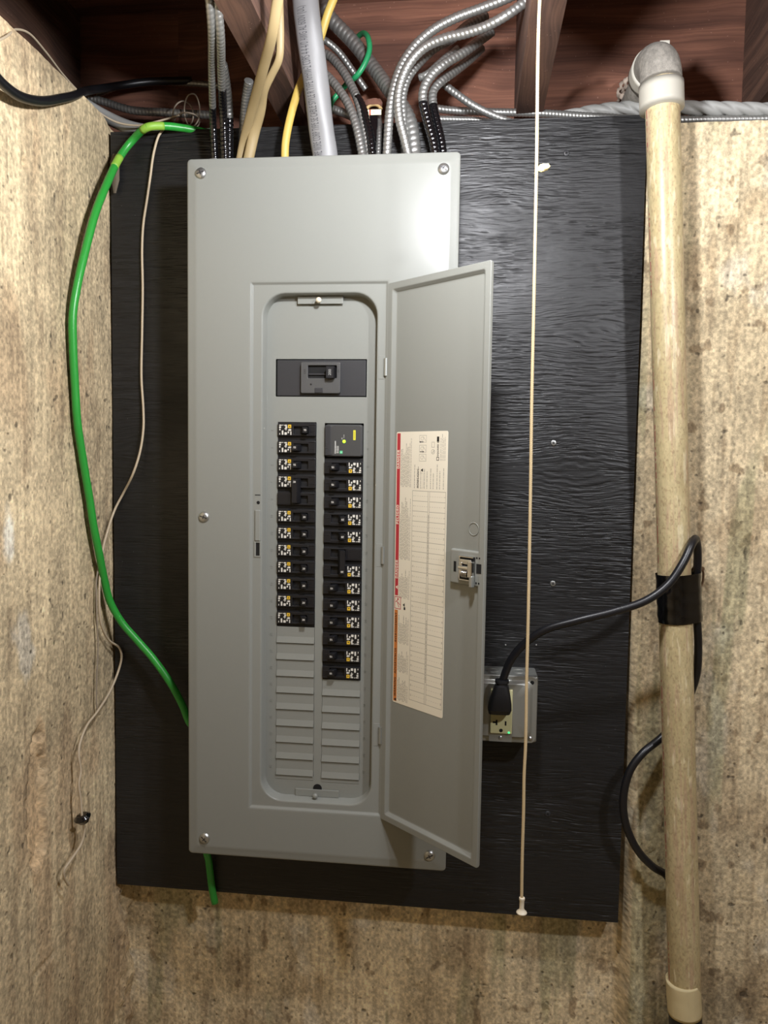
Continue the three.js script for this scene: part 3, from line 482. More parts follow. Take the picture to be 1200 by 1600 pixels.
// main breaker
{
  const g = thing('main_breaker', 'wide dark grey main circuit breaker with one large handle', 'circuit breaker');
  g.position.set(-.0009, .20825 + PY, ZD);
  part('plate', rbox(-.0668, .0668, -.0266, .0266, -.02, -.0008, .0012), mMainPlate, g);
  const s = shapeRR(-.0292, .0295, -.0228, .0225, .0022); s.holes.push(shapeRR(-.0188, .0242, -.0008, .0178, .0014, new THREE.Path()));
  const f = part('centre_block', extrude(s, .0062, -.001, .0008), mPlasticGrey, g);
  part('handle_well', box(-.0186, .0240, -.0006, .0176, -.0006, .0012), mBlack, f); part('well_rib', rbox(-.0185, .010, .0040, .0062, .0008, .0034, .0004), mMainPlate, f);
  const hd = part('handle', loft([rrect(.0100, .0225, -.0010, .0165, .001, .0008, 3), rrect(.0095, .0215, -.0018, .0160, .001, .012, 3), rrect(.0100, .0208, -.0012, .0152, .001, .0132, 3)], { capEnd: true }), mPlastic, g);
  const tx = (str, w, h, x, y, z, rot, col, bg, par) => { const m = part('lettering', new THREE.PlaneGeometry(w, h), std({ map: canvasTex(128, Math.round(128 * h / w), (q, W2, H2) => { q.fillStyle = bg; q.fillRect(0, 0, W2, H2); q.translate(W2 / 2, H2 / 2); q.rotate(rot); q.fillStyle = col; q.font = `bold ${Math.round(Math.min(W2, H2) * .8)}px sans-serif`; q.textAlign = 'center'; q.textBaseline = 'middle'; q.fillText(str, 0, 0); }), roughness: .5 }), par); m.position.set(x, y, z); };
  tx('200', .0068, .0130, .0154, .0070, .01335, -Math.PI / 2, '#8b8b88', '#17171a', hd);
  tx('OFF', .0050, .0150, -.0232, .0088, .00535, -Math.PI / 2, '#222222', '#4b4b4a', f); tx('ON', .0040, .0110, .0267, .0095, .00535, -Math.PI / 2, '#222222', '#4b4b4a', f);
  part('trip_button', rbox(-.0080, .0040, -.0222, -.0152, .004, .0062, .0006), mMainPlate, f); part('test_hole', lathe([[0, .0002], [.0013, .0002], [.0013, -.0002]], 12).rotateX(Math.PI / 2).translate(-.0138, -.0098, .0053), mBlack, f);
}
// surge protection device
{
  const g = thing('surge_protector', 'dark grey surge protection module with glowing green light', 'surge protector');
  const x = (colR[0] + colR[1]) / 2; g.position.set(x, RT - ROW + PY - .001, ZD);
  part('body', rbox(-.0284, .0286, -.0242, .0240, -.03, .0042, .0045, 4), std({ color: 0x3f3f3f, roughness: .5 }), g);
  part('side_strip', rbox(-.0282, -.0190, -.0222, .0222, .002, .0048, .0012), mMainPlate, g);
  part('vent_ridge', join([0, 1, 2, 3, 4].map(i => rbox(-.0272, -.0238, -.0185 + i * .0034, -.0175 + i * .0034, .0045, .0052, .0003))), mMainPlate, g);
  part('printed_face', new THREE.PlaneGeometry(.0420, .0440).translate(.0045, -.0004, .00432), std({ roughness: .5, map: canvasTex(420, 440, q => {
    q.fillStyle = '#40403f'; q.fillRect(0, 0, 420, 440); const vt = (s, x, y, f, c) => { q.save(); q.translate(x, y); q.rotate(-Math.PI / 2); q.fillStyle = c; q.font = f; q.fillText(s, 0, 0); q.restore(); };
    vt('SURGEBREAKER', 52, 408, 'bold 25px sans-serif', '#e8e8e4'); q.fillStyle = '#c9c9c4'; let y = 406; for (const l of [26, 14, 30, 22, 18]) { q.fillRect(64, y - l, 10, l - 4); q.fillRect(82, y - l, 10, l - 4); y -= l; }
    q.fillStyle = '#58c48a'; q.fillRect(110, 366, 42, 42); q.fillStyle = '#e8f4ec'; q.fillRect(118, 384, 26, 5);
    q.fillStyle = '#d8d23a'; q.fillRect(308, 62, 36, 144); q.fillStyle = '#8d8420'; q.fillRect(322, 80, 6, 110);
    vt('ON', 148, 200, 'bold 18px sans-serif', '#d6d6d0'); vt('POWER', 176, 182, 'bold 16px sans-serif', '#b8b8b2');
  }) }), g);
  part('indicator_light', new THREE.SphereGeometry(.0024, 14, 8).scale(1, 1, .5).translate(.0008, -.0012, .0044), std({ color: 0x9fdc2a, emissive: 0xa8ff30, emissiveIntensity: 2.2 }), g);
}

// ------------------------------------------------------------------ outlet with plug
{
  const g = thing('outlet_box', 'square galvanised steel outlet box with raised cover on black board', 'outlet'), Y = PY;
  part('box', rbox(.2272, .3290, -.3320 + Y, -.2312 + Y, .0452, .098, .003), mSteelBox, g);
  for (const x of [.262, .302]) part('knockout', new THREE.TorusGeometry(.0105, .0007, 6, 28).rotateX(Math.PI / 2).translate(x, -.2312 + Y, .072), mSteelBox, g);
  const C = (a, z, r) => rrect(.2262 + a, .3282 - a, -.3322 + a + Y, -.2305 - a + Y, r, z, 6);
  part('cover', loft([C(0, .097, .009), C(0, .1002, .009), C(.0008, .1012, .009), C(.0065, .1012, .010), C(.0078, .1022, .011), C(.0098, .1068, .012), C(.0112, .108, .012), C(.03, .108, .004)], { capEnd: true, crease: .6 }), mSteelBox, g);
  for (const [x, y, m] of [[.3200, -.2395, mBlack], [.3195, -.3245, mZinc]]) part(m === mBlack ? 'screw_hole' : 'corner_screw', lathe([[0, m === mBlack ? .0003 : .0022], [.0030, m === mBlack ? .0003 : .0014], [.0032, -.001]], 14).rotateX(Math.PI / 2).translate(x, y + Y, .1013), m, g);
  const r = part('receptacle', rbox(.2590, .2912, -.3160 + Y, -.2490 + Y, .106, .1125, .0014), mIvory, g);
  const slot = (x0, x1, y0, y1) => boxW(x0, x1, y0, y1, .1120, .11275);
  part('blade_slots', join(slot(.2672, .2697, -.3030, -.2950), slot(.2628, .2680, -.3000, -.2976), slot(.2806, .2830, -.3030, -.2965), new THREE.CylinderGeometry(.0027, .0027, .0008, 14).rotateX(Math.PI / 2).translate(.2752, -.3108 + Y, .1124)), mBlack, r);
  part('indicator_light', new THREE.SphereGeometry(.0016, 10, 8).translate(.2868, -.3135 + Y, .1128), std({ color: 0x59d98a, emissive: 0x4dff9a, emissiveIntensity: 1.2 }), r);
  part('mounting_strap', boxW(.2580, .2915, -.3292, -.3160, .1078, .1086), mGalv, g);
  part('strap_screw', lathe([[0, .002], [.0026, .0014], [.003, 0]], 14).rotateX(Math.PI / 2).translate(.2748, -.3230 + Y, .1084), mZinc, g);
  settle(g);
}
const PIPE_A = at(1036, 250, 0.10), PIPE_B = at(1070, 1560, 0.10);
{
  const g = thing('power_cord', 'black rubber power cord plugged into the outlet and looped behind the pipe', 'cord');
  const z0 = .1128, sec = (cy, w, d, z, r) => rrect(-w / 2, w / 2, 0, d, r, 0, 4).map(([x, q]) => [.2732 + x + (cy + .25) * .06, cy + PY, z + q]);
  part('plug', loft([sec(-.2830, .026, .012, z0 + .001, .004), sec(-.2812, .031, .019, z0, .006), sec(-.2740, .0345, .024, z0, .006), sec(-.2640, .0325, .025, z0, .006), sec(-.2500, .0262, .024, z0, .006), sec(-.2390, .0205, .021, z0 + .001, .006), sec(-.2375, .0170, .0175, z0 + .0022, .006), sec(-.2352, .0168, .0170, z0 + .0024, .006), sec(-.2345, .0200, .0190, z0 + .0016, .006), sec(-.2310, .0200, .0186, z0 + .0016, .006), sec(-.2300, .0140, .0140, z0 + .004, .006)], { capStart: true, capEnd: true, crease: .5 }), mRubberDark, g);
  const p = [new THREE.Vector3(.2742, -.236 + PY, z0 + .0105), ...px3([[788, 1056, .126], [797, 1034, .130], [815, 1010, .136], [850, 985, .145], [900, 970, .150], [960, 955, .150], [1010, 938, .148], [1045, 912, .144], [1068, 878, .138], [1081, 850, .128], [1087, 842, .112], [1090, 862, .098], [1089, 910, .092], [1089, 960, .090], [1091, 1010, .086], [1088, 1055, .078], [1076, 1090, .068], [1055, 1130, .066], [1032, 1154, .072], [1005, 1176, .084], [984, 1205, .090], [974, 1248, .092], [978, 1288, .090], [996, 1328, .086], [1020, 1354, .078], [1042, 1369, .069], [1052, 1400, .066], [1053, 1450, .066], [1056, 1530, .066], [1060, 1640, .068]])];
  part('cable', sweep(p, () => .0058, { seg: 14, ring: .005 }), mRubber, g);
  settle(g);
}

// ------------------------------------------------------------------ pipe
const pipeTex = dataTex(256, 1600, (x, y) => {
  const u = x / 256, v = y / 1600, b = fbm(u * 4 + 3, v * 22, 4), s = fbm(u * 40, v * 20 + 9, 3), f = fbm(u * 60 + 2, v * 240, 3);
  let c = lerp3([174, 157, 116], [206, 191, 149], b); c = lerp3(c, [150, 126, 96], sstep(.58, .74, fbm(u * 70 + 7, v * 420, 3)) * .5); c = lerp3(c, [220, 208, 172], sstep(.66, .76, fbm(u * 22 + 20, v * 46 + 6, 3)) * .7);
  c = lerp3(c, [176, 138, 120], sstep(.55, .7, s) * .35);
  const red = Math.abs(u - .222) < .008 && hash(Math.floor(v * 420), 3) > .35 ? sstep(.35, .6, fbm(v * 40, 2, 2)) : 0; c = lerp3(c, [150, 40, 52], red * .75);     // red printed line
  return c.map(q => q * (1 + .18 * (f - .5)));
});
{
  const g = thing('drain_pipe', 'yellowed white plastic pipe standing beside the black board', 'pipe');
  const d = PIPE_B.clone().sub(PIPE_A).normalize(), top = at(1034, 118, 0.10), bot = PIPE_B.clone().addScaledVector(d, .012);
  const Rp = .0232, L = top.distanceTo(bot), mP = std({ map: pipeTex, roughness: .38, bumpMap: pipeTex, bumpScale: .0003 });
  const g1 = sweep([top, top.clone().lerp(bot, .33), top.clone().lerp(bot, .66), bot], () => Rp, { seg: 40, ring: .05, up: new THREE.Vector3(0, 0, 1) });
  { const uv = g1.attributes.uv; for (let i = 0; i < uv.count; i++) uv.setY(i, uv.getY(i) / L); }
  part('pipe', g1, mP, g);
  const up = d.clone().negate(), mE = std({ color: 0xb9b5a8, roughness: .5 }), mEd = std({ map: dataTex(128, 128, (x, y) => { const q = 138 + 50 * (fbm(x / 9, y / 9, 4) - .5) + 26 * (hash(x, y) - .5); return [q, q * .965, q * .9]; }), roughness: .85 }); mEd.map.repeat.set(3, 18);
  const hub0 = at(1034, 172, .10), hub1 = at(1033, 132, .10);
  const ringOf = (a, b, r0, r1) => sweep([a, a.clone().lerp(b, .5), b], () => r0, { seg: 40, ring: .02 });
  part('elbow_collar', ringOf(hub0, hub1, .0300), mE, g);
  // sweep of the elbow, from upright to running back through the rim board
  const cen = hub1.clone().addScaledVector(up, .002), back = new THREE.Vector3(0, .02, -1).normalize(), el = [];
  for (let i = 0; i <= 10; i++) { const a = i / 10 * Math.PI / 2; el.push(cen.clone().addScaledVector(up, Math.sin(a) * .040).addScaledVector(back, (1 - Math.cos(a)) * .040)); }
  part('elbow', sweep(el, () => .0280, { seg: 36, ring: .004 }), mEd, g);
  const e1 = el[10]; part('elbow_collar', ringOf(e1.clone(), e1.clone().addScaledVector(back, .03), .0300), mE, g);
  part('elbow_lug', rbox(-.004, .010, -.003, .003, -.004, .004, .001).translate(e1.x + .010, e1.y + .0305, e1.z + .004), mE, g);
  part('branch_pipe', sweep([e1.clone().addScaledVector(back, .028), e1.clone().addScaledVector(back, .1), e1.clone().addScaledVector(back, .2)], () => Rp, { seg: 32, ring: .05 }), mEd, g);
  const b0 = at(1067, 1530, .10), b1 = at(1070, 1582, .10); part('cloth_band', sweep([b0, b0.clone().lerp(b1, .5), b1], (s, a) => .0243 + .0006 * vnoise(a * 3, s * 200), { seg: 36, ring: .004 }), std({ color: 0xd6c69a, roughness: .8 }), g);
  part('rubber_boot', sweep([bot, bot.clone().addScaledVector(d, .06), bot.clone().addScaledVector(d, .20), bot.clone().addScaledVector(d, .60)], () => .0238, { seg: 32, ring: .05 }), mRubberDark, g);
  settle(g);
  const t0 = at(1053, 896, .10), t1 = at(1056, 971, .10);
  single('tape_wrap', sweep([t0, t0.clone().lerp(t1, .5), t1], (s, a) => { const k = Math.max(0, Math.sin(a - Math.PI)); return .0252 + .012 * k ** 6 + .0007 * Math.abs(Math.sin(s * 160 + a * .8)) ** 3; }, { seg: 56, ring: .0022, up: new THREE.Vector3(0, 0, 1), cap: false }), mTape, 'glossy black tape wrapped round the pipe, holding the cord', 'tape');
}

// ------------------------------------------------------------------ armoured cables and conduits
// painted: share of the path, from its end, that is covered with black paint
function armoured(label, pts, r, { painted = 0, mat = mArmour, pitch = 0.0062, amp = 0.14, name = 'armoured_cable', group = 'armoured cables above the panel', collar = false } = {}) {
  const g = thing(name, label, 'cable', group), P3 = px3(pts), o = { seg: 14, ring: pitch / 5 };
  if (painted > 0) {
    part('armour', sweep(pathSlice(P3, 0, 1 - painted), armour(r, pitch, amp), o), mat, g);
    part('painted_armour', sweep(pathSlice(P3, 1 - painted, 1), armour(r * 1.02, pitch, amp), o), mBlackPaint, g);
  } else part('armour', sweep(P3, armour(r, pitch, amp), o), mat, g);
  if (collar) { const e = P3[P3.length - 1]; part('connector', join(new THREE.CylinderGeometry(.0105, .0105, .026, 18).translate(e.x, .526 + PY, e.z), rbox(e.x - .014, e.x - .008, .520 + PY, .538 + PY, e.z - .004, e.z + .010, .001)), mZinc, g); }
  return settle(g);
}
// rising beside the cream cables
armoured('straight armoured cable, nearest the green wire, above the panel', [[326, -10, .30], [330, 40, .27], [331, 120, .17], [333, 190, .095], [336, 252, .08]], .0052, { painted: .28, collar: true });
armoured('straight armoured cable with black painted lower half beside the silver connector', [[339, 0, .29], [344, 50, .26], [346, 120, .17], [349, 180, .105], [352, 252, .088]], .0060, { painted: .42 });
armoured('short armoured cable bending behind the black painted one', [[348, 100, .15], [353, 130, .12], [357, 165, .09], [358, 200, .075], [358, 252, .068]], .0068, { painted: .42 });
armoured('short dull conduit end standing in the dark behind the cream cables', [[389, 126, .12], [385, 150, .10], [381, 190, .075], [379, 252, .064]], .0068, { pitch: .005, amp: .08 });
// centre
armoured('thick flexible metal conduit slanting down behind the thin green wire', [[488, -30, .0], [512, 22, .0], [552, 66, .0], [585, 108, .01], [612, 146, .035], [632, 172, .062], [642, 198, .072], [648, 252, .076]], .0112, { pitch: .0085, amp: .12, name: 'flexible_conduit' });
armoured('thin armoured cable dipping behind the white service cable, highest of three', [[498, 58, -.02], [512, 66, -.02], [530, 82, -.03], [552, 112, -.04], [572, 140, -.05]], .0056);
armoured('armoured cable arching from behind the white service cable, middle of three', [[496, 84, .03], [512, 86, .035], [532, 106, .045], [548, 132, .055], [560, 160, .066], [568, 195, .072], [578, 252, .076]], .0066, { painted: .0 });
armoured('armoured cable arching from behind the white service cable, lowest of three', [[492, 106, .05], [508, 116, .055], [528, 138, .065], [545, 165, .074], [557, 198, .082], [568, 252, .088]], .0066);
armoured('glossy black painted armoured cable beside the broken clamp', [[556, 148, .064], [566, 165, .07], [573, 190, .078], [579, 215, .084], [583, 252, .086]], .0058, { painted: .96 });
armoured('thin armoured cable stub between the clamp and the upright cables', [[590, 170, .0], [593, 200, .055], [592, 225, .062], [590, 252, .066]], .0045, { pitch: .005 });
// arching over towards the joist
armoured('armoured cable reaching highest as it arches towards the joist', [[835, -25, .13], [795, -4, .12], [752, 13, .11], [712, 28, .105], [678, 46, .10], [650, 70, .098], [629, 100, .098], [616, 135, .098], [609, 175, .096], [606, 215, .094], [604, 252, .092]], .0068);
armoured('armoured cable curling up at its end against the joist', [[822, 2, .15], [806, 14, .15], [785, 28, .148], [758, 42, .14], [728, 52, .132], [695, 60, .125], [664, 74, .118], [642, 96, .114], [628, 124, .110], [622, 152, .106], [624, 185, .102], [632, 218, .096], [640, 252, .09]], .0068);
armoured('armoured cable tucked behind the two arching ones', [[760, 24, .02], [730, 40, .03], [705, 62, .05], [680, 75, .06], [655, 98, .07], [637, 122, .078], [629, 150, .08], [630, 185, .08], [634, 252, .076]], .0068);
armoured('armoured cable with black painted lower half, inner of the pair', [[768, 50, .05], [752, 62, .06], [725, 82, .074], [695, 100, .084], [674, 118, .088], [662, 140, .09], [661, 160, .09], [668, 190, .088], [676, 220, .086], [682, 252, .084]], .0068, { painted: .34 });
armoured('thin armoured cable lying over the painted pair', [[716, 76, .05], [700, 88, .056], [684, 102, .064], [668, 116, .07], [655, 122, .066]], .0056);
armoured('armoured cable with black painted lower half, outer of the pair', [[752, 76, .0], [735, 92, .02], [710, 112, .04], [688, 128, .054], [677, 142, .06], [676, 160, .064], [682, 190, .068], [689, 220, .07], [693, 252, .07]], .0068, { painted: .36 });
armoured('loose armoured cable end slanting down onto the board top', [[694, 132, .02], [712, 146, .02], [738, 164, .02], [765, 178, .015], [800, 192, .005]], .0058);
armoured('dull armoured cable lying along the wall top behind the pull cord', [[672, 168, -.03], [700, 172, -.03], [760, 175, -.03], [840, 177, -.03], [930, 183, -.005], [1010, 187, .01], [1060, 188, .02], [1110, 187, .02], [1200, 186, .02], [1330, 184, .02]], .0062, { pitch: .0055 });
armoured('old dull conduit lying behind the white service cable', [[508, 168, -.03], [530, 174, -.03], [550, 182, -.03], [570, 192, -.03]], .0068, { pitch: .005, amp: .08 });
armoured('second dull armoured cable under the loose cable end', [[680, 186, -.02], [720, 187, -.02], [745, 188, -.02], [790, 196, -.02]], .0052, { pitch: .005 });
// on the ledge above the wall with the green wire
armoured('armoured cable lying along the ledge over the green wire wall', [[-60, -30, .20], [25, 68, .16], [48, 96, .12], [68, 116, .08], [95, 138, .02], [130, 150, -.02], [165, 160, -.03], [205, 172, -.03], [262, 176, -.03], [330, 180, -.03]], .0066);
armoured('dim armoured cable crossing the dark joist bay', [[150, 148, -.05], [185, 135, -.06], [225, 128, -.06], [300, 130, -.06], [345, 134, -.06]], .0052);

// ------------------------------------------------------------------ sheathed cables
function cable(name, label, pts, r, mat, o = {}) { return single(name, sweep(Array.isArray(pts[0]) ? px3(pts) : pts, typeof r === 'function' ? r : () => r, { seg: 16, ring: .005, ...o }), mat, label, 'cable', o.group); }
const seTex = canvasTex(1024, 128, (g, w, h) => { g.fillStyle = '#868686'; g.fillRect(0, 0, w, h); g.save(); g.translate(8, 62); g.fillStyle = '#3c3c40'; g.font = '19px sans-serif'; g.fillText('ENCORE WIRE CORP TYPE SE CABLE STYLE R TYPE XHHW-2 CDRS 4 4 4/0 AWG AL 600V (UL)', 0, 0); g.restore(); });
{
  const pts = px3([[466, -70, .15], [476, -10, .14], [481, 30, .134], [488, 90, .12], [496, 150, .106], [503, 205, .092], [509, 255, .082]]);
  const g = sweep(pts, (s, a) => .0188 + .0010 * (fbm(s * 40 + 3, a * 1.2, 2) - .5) + .0006 * Math.sin(a * 3 + s * 45), { seg: 32, ring: .005, flat: 0.72, up: new THREE.Vector3(0, 0, 1) });
  const uv = g.attributes.uv; let L = 0; for (let i = 0; i < uv.count; i++) L = Math.max(L, uv.getY(i));
  for (let i = 0; i < uv.count; i++) { const u = uv.getX(i), v = uv.getY(i); uv.setXY(i, 1 - v / L * 0.98, (u < .5 ? .5 + u : u - .5)); }
  const m = single('service_cable', g, std({ map: seTex, roughness: .45 }), 'thick greyish-white service entrance cable with printed lettering, entering the panel top', 'cable');
}
const romex = 'sheathed house cables above the panel';
cable('sheathed_cable', 'cream flat cable running straight up past the joist', [[446, -70, .32], [434, 0, .29], [426, 50, .265], [412, 105, .21], [394, 170, .135], [381, 222, .092], [375, 254, .082]], .0068, mCream, { flat: .55, up: new THREE.Vector3(.3, 0, 1), group: romex });
cable('sheathed_cable', 'cream flat cable with a kink, beside the straight cream one', [[436, -40, .20], [437, 10, .20], [438, 60, .19], [436, 92, .18], [424, 118, .165], [414, 140, .15], [408, 168, .126], [398, 205, .102], [387, 254, .09]], s => .0052 + .0026 * sstep(.15, .2, s), mCream, { flat: .6, up: new THREE.Vector3(.3, 0, 1), group: romex });
cable('sheathed_cable', 'yellow flat cable passing behind the thick white service cable', [[536, -60, .12], [524, -10, .115], [512, 22, .11], [502, 55, .10], [488, 95, .085], [470, 130, .08], [460, 160, .082], [451, 195, .084], [446, 225, .084], [445, 254, .082]], .0058, mYellow, { flat: .6, up: new THREE.Vector3(.3, 0, 1), group: romex });
cable('ground_wire', 'short thin green wire hooked over the thick metal conduit', [[556, 60, -.02], [568, 52, .01], [576, 62, .035], [577, 80, .04], [567, 105, .04], [556, 120, .035], [545, 128, .01], [530, 145, .0], [518, 160, .0], [515, 172, .0]], .0042, mTeal);
// white twisted cable and sheath on the wall top
single('twisted_cable', sweep(px3([[870, 186, -.045], [930, 174, -.035], [980, 169, -.02], [1030, 169, .0], [1080, 169, .02], [1130, 170, .02], [1200, 172, .02], [1340, 174, .02]]), (s, a) => .0105 * (1 - .22 * Math.abs(Math.cos((a - s * 70) * 1.5)) ** 6), { seg: 24, ring: .003 }), mWhiteSheath, 'white twisted cable lying along the wall top behind the pipe', 'cable');
cable('sheathed_cable', 'wide white flattened cable on the ledge behind the green wire', [[60, 98, .08], [105, 146, .03], [135, 165, .0], [170, 185, -.01], [205, 200, -.015], [250, 208, -.02], [330, 212, -.02]], .013, mWhiteSheath, { flat: .7, up: new THREE.Vector3(0, 1, 0), group: romex });

// broken clamp with a paper tag
{
  const g = thing('cable_clamp', 'broken brown fibre clamp with small white paper tag', 'clamp'), c = at(584, 168, .06);
  part('ring', new THREE.TorusGeometry(.0105, .0030, 8, 22, Math.PI).scale(1, .62, 1).translate(c.x, c.y - .003, c.z), std({ color: 0xb79a68, roughness: .6 }), g);
  part('husk', loft([0, 1, 2, 3].map(k => Array.from({ length: 16 }, (_, i) => { const a = i / 16 * Math.PI * 2, r = [.0135, .0138, .0115, .004][k] * (1 + .16 * (vnoise(i * 1.7, k * 2.3) - .5)); return [c.x - .001 + Math.cos(a) * r, c.y + .002 + [0, .005, .0095, .0115][k] + .002 * vnoise(i, k + 9), c.z - .004 + Math.sin(a) * r * .6]; })), { capEnd: true }), std({ color: 0x6d4a3c, roughness: .95 }), g);
  part('stem', box(c.x - .006, c.x + .006, .50 + PY, c.y - .006, c.z - .006, c.z - .001), mBlackPaint, g);
  part('paper_tag', rbox(c.x - .0112, c.x + .0118, c.y - .0118, c.y - .0036, c.z + .001, c.z + .0022, .0006), std({ map: canvasTex(128, 48, q => { q.fillStyle = '#efeacb'; q.fillRect(0, 0, 128, 48); q.fillStyle = '#c8452c'; q.fillRect(26, 0, 12, 48); q.fillStyle = '#9aa06a'; q.fillRect(60, 20, 10, 6); }), roughness: .7 }), g);
  settle(g);
}

// ------------------------------------------------------------------ wires on the wall
{
  const g = thing('ground_wire', 'long green ground wire arching over the concrete wall into the panel', 'cable');
  const a = [...px3([[360, 214, .03], [318, 206, .035], [285, 200, .05], [255, 197, .066], [230, 199, .078]]), ...[[208, 218, .036], [188, 244, .032], [168, 285, .028], [150, 330, .025], [135, 385, .021], [122, 440, .017], [114, 490, .013], [114, 540, .0115], [117, 600, .0105], [121, 660, .010], [130, 720, .010], [140, 780, .0115], [146, 820, .0125], [155, 865, .014]].map(q => clearOf(q, 0, .062)),
    ...px3([[163, 905, .10], [172, 940, .088], [190, 972, .078], [214, 1000, .074], [240, 1030, .074], [268, 1070, .077], [286, 1104, .078], [297, 1130, .078]]), W(-.190, -.36, .078), W(-.1895, -.46, .078), ...px3([[322, 1325, .070], [326, 1345, .060], [329, 1370, .054], [332, 1392, .052], [336, 1411, .052]])];
  part('insulation', sweep(a, (s, x) => .0058 + .00025 * (vnoise(s * 130, 3) - .5), { seg: 16, ring: .005 }), mGreen, g);
  const band = (p, q, m, r = .0061) => part('yellow_band', sweep(pathSlice([p, p.clone().lerp(q, .5), q], 0, 1, 4), () => r, { seg: 16, ring: .004 }), m, g);
  const c = new THREE.CatmullRomCurve3(a, false, 'centripetal'), along = (t0, t1, m) => part('yellow_band', sweep(Array.from({ length: 8 }, (_, i) => c.getPointAt(mix(t0, t1, i / 7))), () => .00605, { seg: 16, ring: .004 }), m, g);
  const near = v => { let b = 0, d = 9; for (let i = 0; i <= 1500; i++) { const e = c.getPointAt(i / 1500).distanceTo(v); if (e < d) { d = e; b = i / 1500; } } return b; };
  const t1 = near(at(240, 197, .074)), t2 = near(onL(183, 252, .031)); along(t1 - .010, t1 + .014, mGreenLight); along(t2 - .008, t2 + .008, mGreenLight);
  settle(g);
}
{
  const g = thing('bell_wire', 'thin ivory bell wire hanging from the ledge with a black grommet', 'wire');
  const a = [...px3([[262, 196, .02], [255, 203, .046], [248, 212, .052], [240, 240, .052], [235, 275, .052], [230, 310, .052], [224, 350, .050], [222, 390, .050], [223, 450, .050], [222, 520, .050], [221, 590, .050], [224, 640, .052], [224, 670, .055], [219, 705, .06], [208, 740, .066]]), ...[[192, 772, .006], [180, 795, .005], [168, 830, .004], [160, 862, .003], [156, 900, .003], [155, 940, .004], [158, 975, .004], [170, 1000, .004], [187, 1013, .006], [190, 1025, .006], [186, 1045, .006], [172, 1080, .006], [152, 1112, .006], [135, 1135, .007], [124, 1165, .010], [123, 1182, .012], [126, 1205, .014], [123, 1225, .014], [126, 1250, .016], [128, 1275, .018], [132, 1296, .018], [127, 1318, .016], [112, 1342, .013], [100, 1360, .010], [101, 1372, .009], [107, 1383, .008]].map(q => clearOf(q, .006, .050))];
  part('insulation', sweep(a, () => .0019, { seg: 8, ring: .005 }), mIvoryWire, g);
  const c = onL(130, 1280, .024), gr = part('grommet', lathe([[.0025, -.0065], [.007, -.005], [.0095, -.0005], [.0118, .0018], [.0122, .0036], [.0098, .0046], [.0090, .0066], [.0078, .0076], [.004, .0082], [.0, .0082]], 24), mBlackPaint, g);
  gr.position.copy(c); gr.rotation.set(.25, 0, .22);
  settle(g);
}
single('bell_wire', sweep([[156, 872, .003], [151, 905, .003], [151, 960, .003], [153, 1010, .003], [151, 1060, .003], [151, 1100, .003], [153, 1113, .004]].map(q => onL(q[0], q[1], q[2] + .004)), () => .0011, { seg: 7, ring: .006 }), mGreyWire, 'hair-thin grey wire running down beside the ivory bell wire', 'wire');
single('bell_wire', sweep([...[[-40, 80, .02], [8, 58, .01], [25, 46, -.01]].map(q => onL(...q)), ...px3([[45, 52, .24], [72, 82, .18], [98, 116, .12], [124, 145, .07], [150, 172, .03], [180, 190, .015], [215, 196, .012], [245, 190, .012], [280, 180, .0]])], () => .0016, { seg: 8, ring: .006 }), mIvoryWire, 'thin pale wire looping over the ledge above the concrete wall', 'wire');
{
  const a = [...[[-60, 70, .05], [-20, 105, .03], [5, 132, .022], [30, 150, .018], [65, 158, .014], [100, 153, .012], [114, 150, .006], [126, 145, -.008], [140, 141, -.03]].map(q => onL(...q)), ...px3([[180, 135, -.01], [230, 128, -.04], [300, 126, -.06]])];
  single('black_cable', sweep(a, () => .0062, { seg: 14, ring: .005 }), mRubber, 'thick black cable draped over the top of the concrete wall', 'cable');
}
// tangle of dark wires in the corner of the ledge
[[286, 180, 16, 22, 'round thin wire loop'], [300, 172, 12, 26, 'tall narrow thin wire loop'], [292, 190, 20, 14, 'wide low thin wire loop']].forEach(([x, y, rx, ry, what], k) => {
  const a = Array.from({ length: 14 }, (_, i) => { const t = i / 13 * Math.PI * 2 * 1.15; return at(x + Math.cos(t + k) * rx, y + Math.sin(t + k) * ry, .0 + .012 * Math.sin(t * 2 + k)); });
  single('loose_wire', sweep(a, () => .0012, { seg: 6, ring: .005 }), mGreyWire, what + ' tangled on the ledge above the board corner', 'wire', 'tangled wire loops');
});
single('scrap_of_wood', (() => { const c = W(XL + .003, at(192, 262, .05).y - PY, .05); return loft([0, 1, 2, 3].map(k => Array.from({ length: 10 }, (_, i) => { const a = i / 10 * Math.PI * 2; const r = [.001, .006, .007, .003][k]; return [c.x + .010 + Math.cos(a) * r + .004 * vnoise(i, k), c.y + [-.04, -.02, .008, .02][k], .053 + Math.sin(a) * r * .6]; })), { capEnd: true, capStart: true }); })(), std({ color: 0x6b6152, roughness: .95 }), 'cobwebbed sliver of wood stuck in the corner behind the green wire', 'wood scrap');

// rusty nail and bent wire holding the cord to the wall beside the tape
{
  const g = thing('rusty_clip', 'rusty bent clip nailed into the concrete beside the taped pipe', 'clip'), m = std({ color: 0x6b5238, roughness: .9 });
  part('loop', sweep(px3([[1080, 893, .085], [1086, 884, .090], [1095, 886, .080], [1099, 898, .066], [1096, 915, .058], [1088, 922, .066]]), () => .0016, { seg: 8, ring: .003 }), m, g);
  part('nail', sweep([at(1097, 889, .085), at(1097, 889, .06), at(1097, 889, .04)], () => .0018, { seg: 10, ring: .01 }), m, g); part('nail_head', new THREE.SphereGeometry(.0036, 12, 8).scale(1, 1, .5).translate(...at(1097, 889, .086).toArray()), m, g);
  settle(g);
}
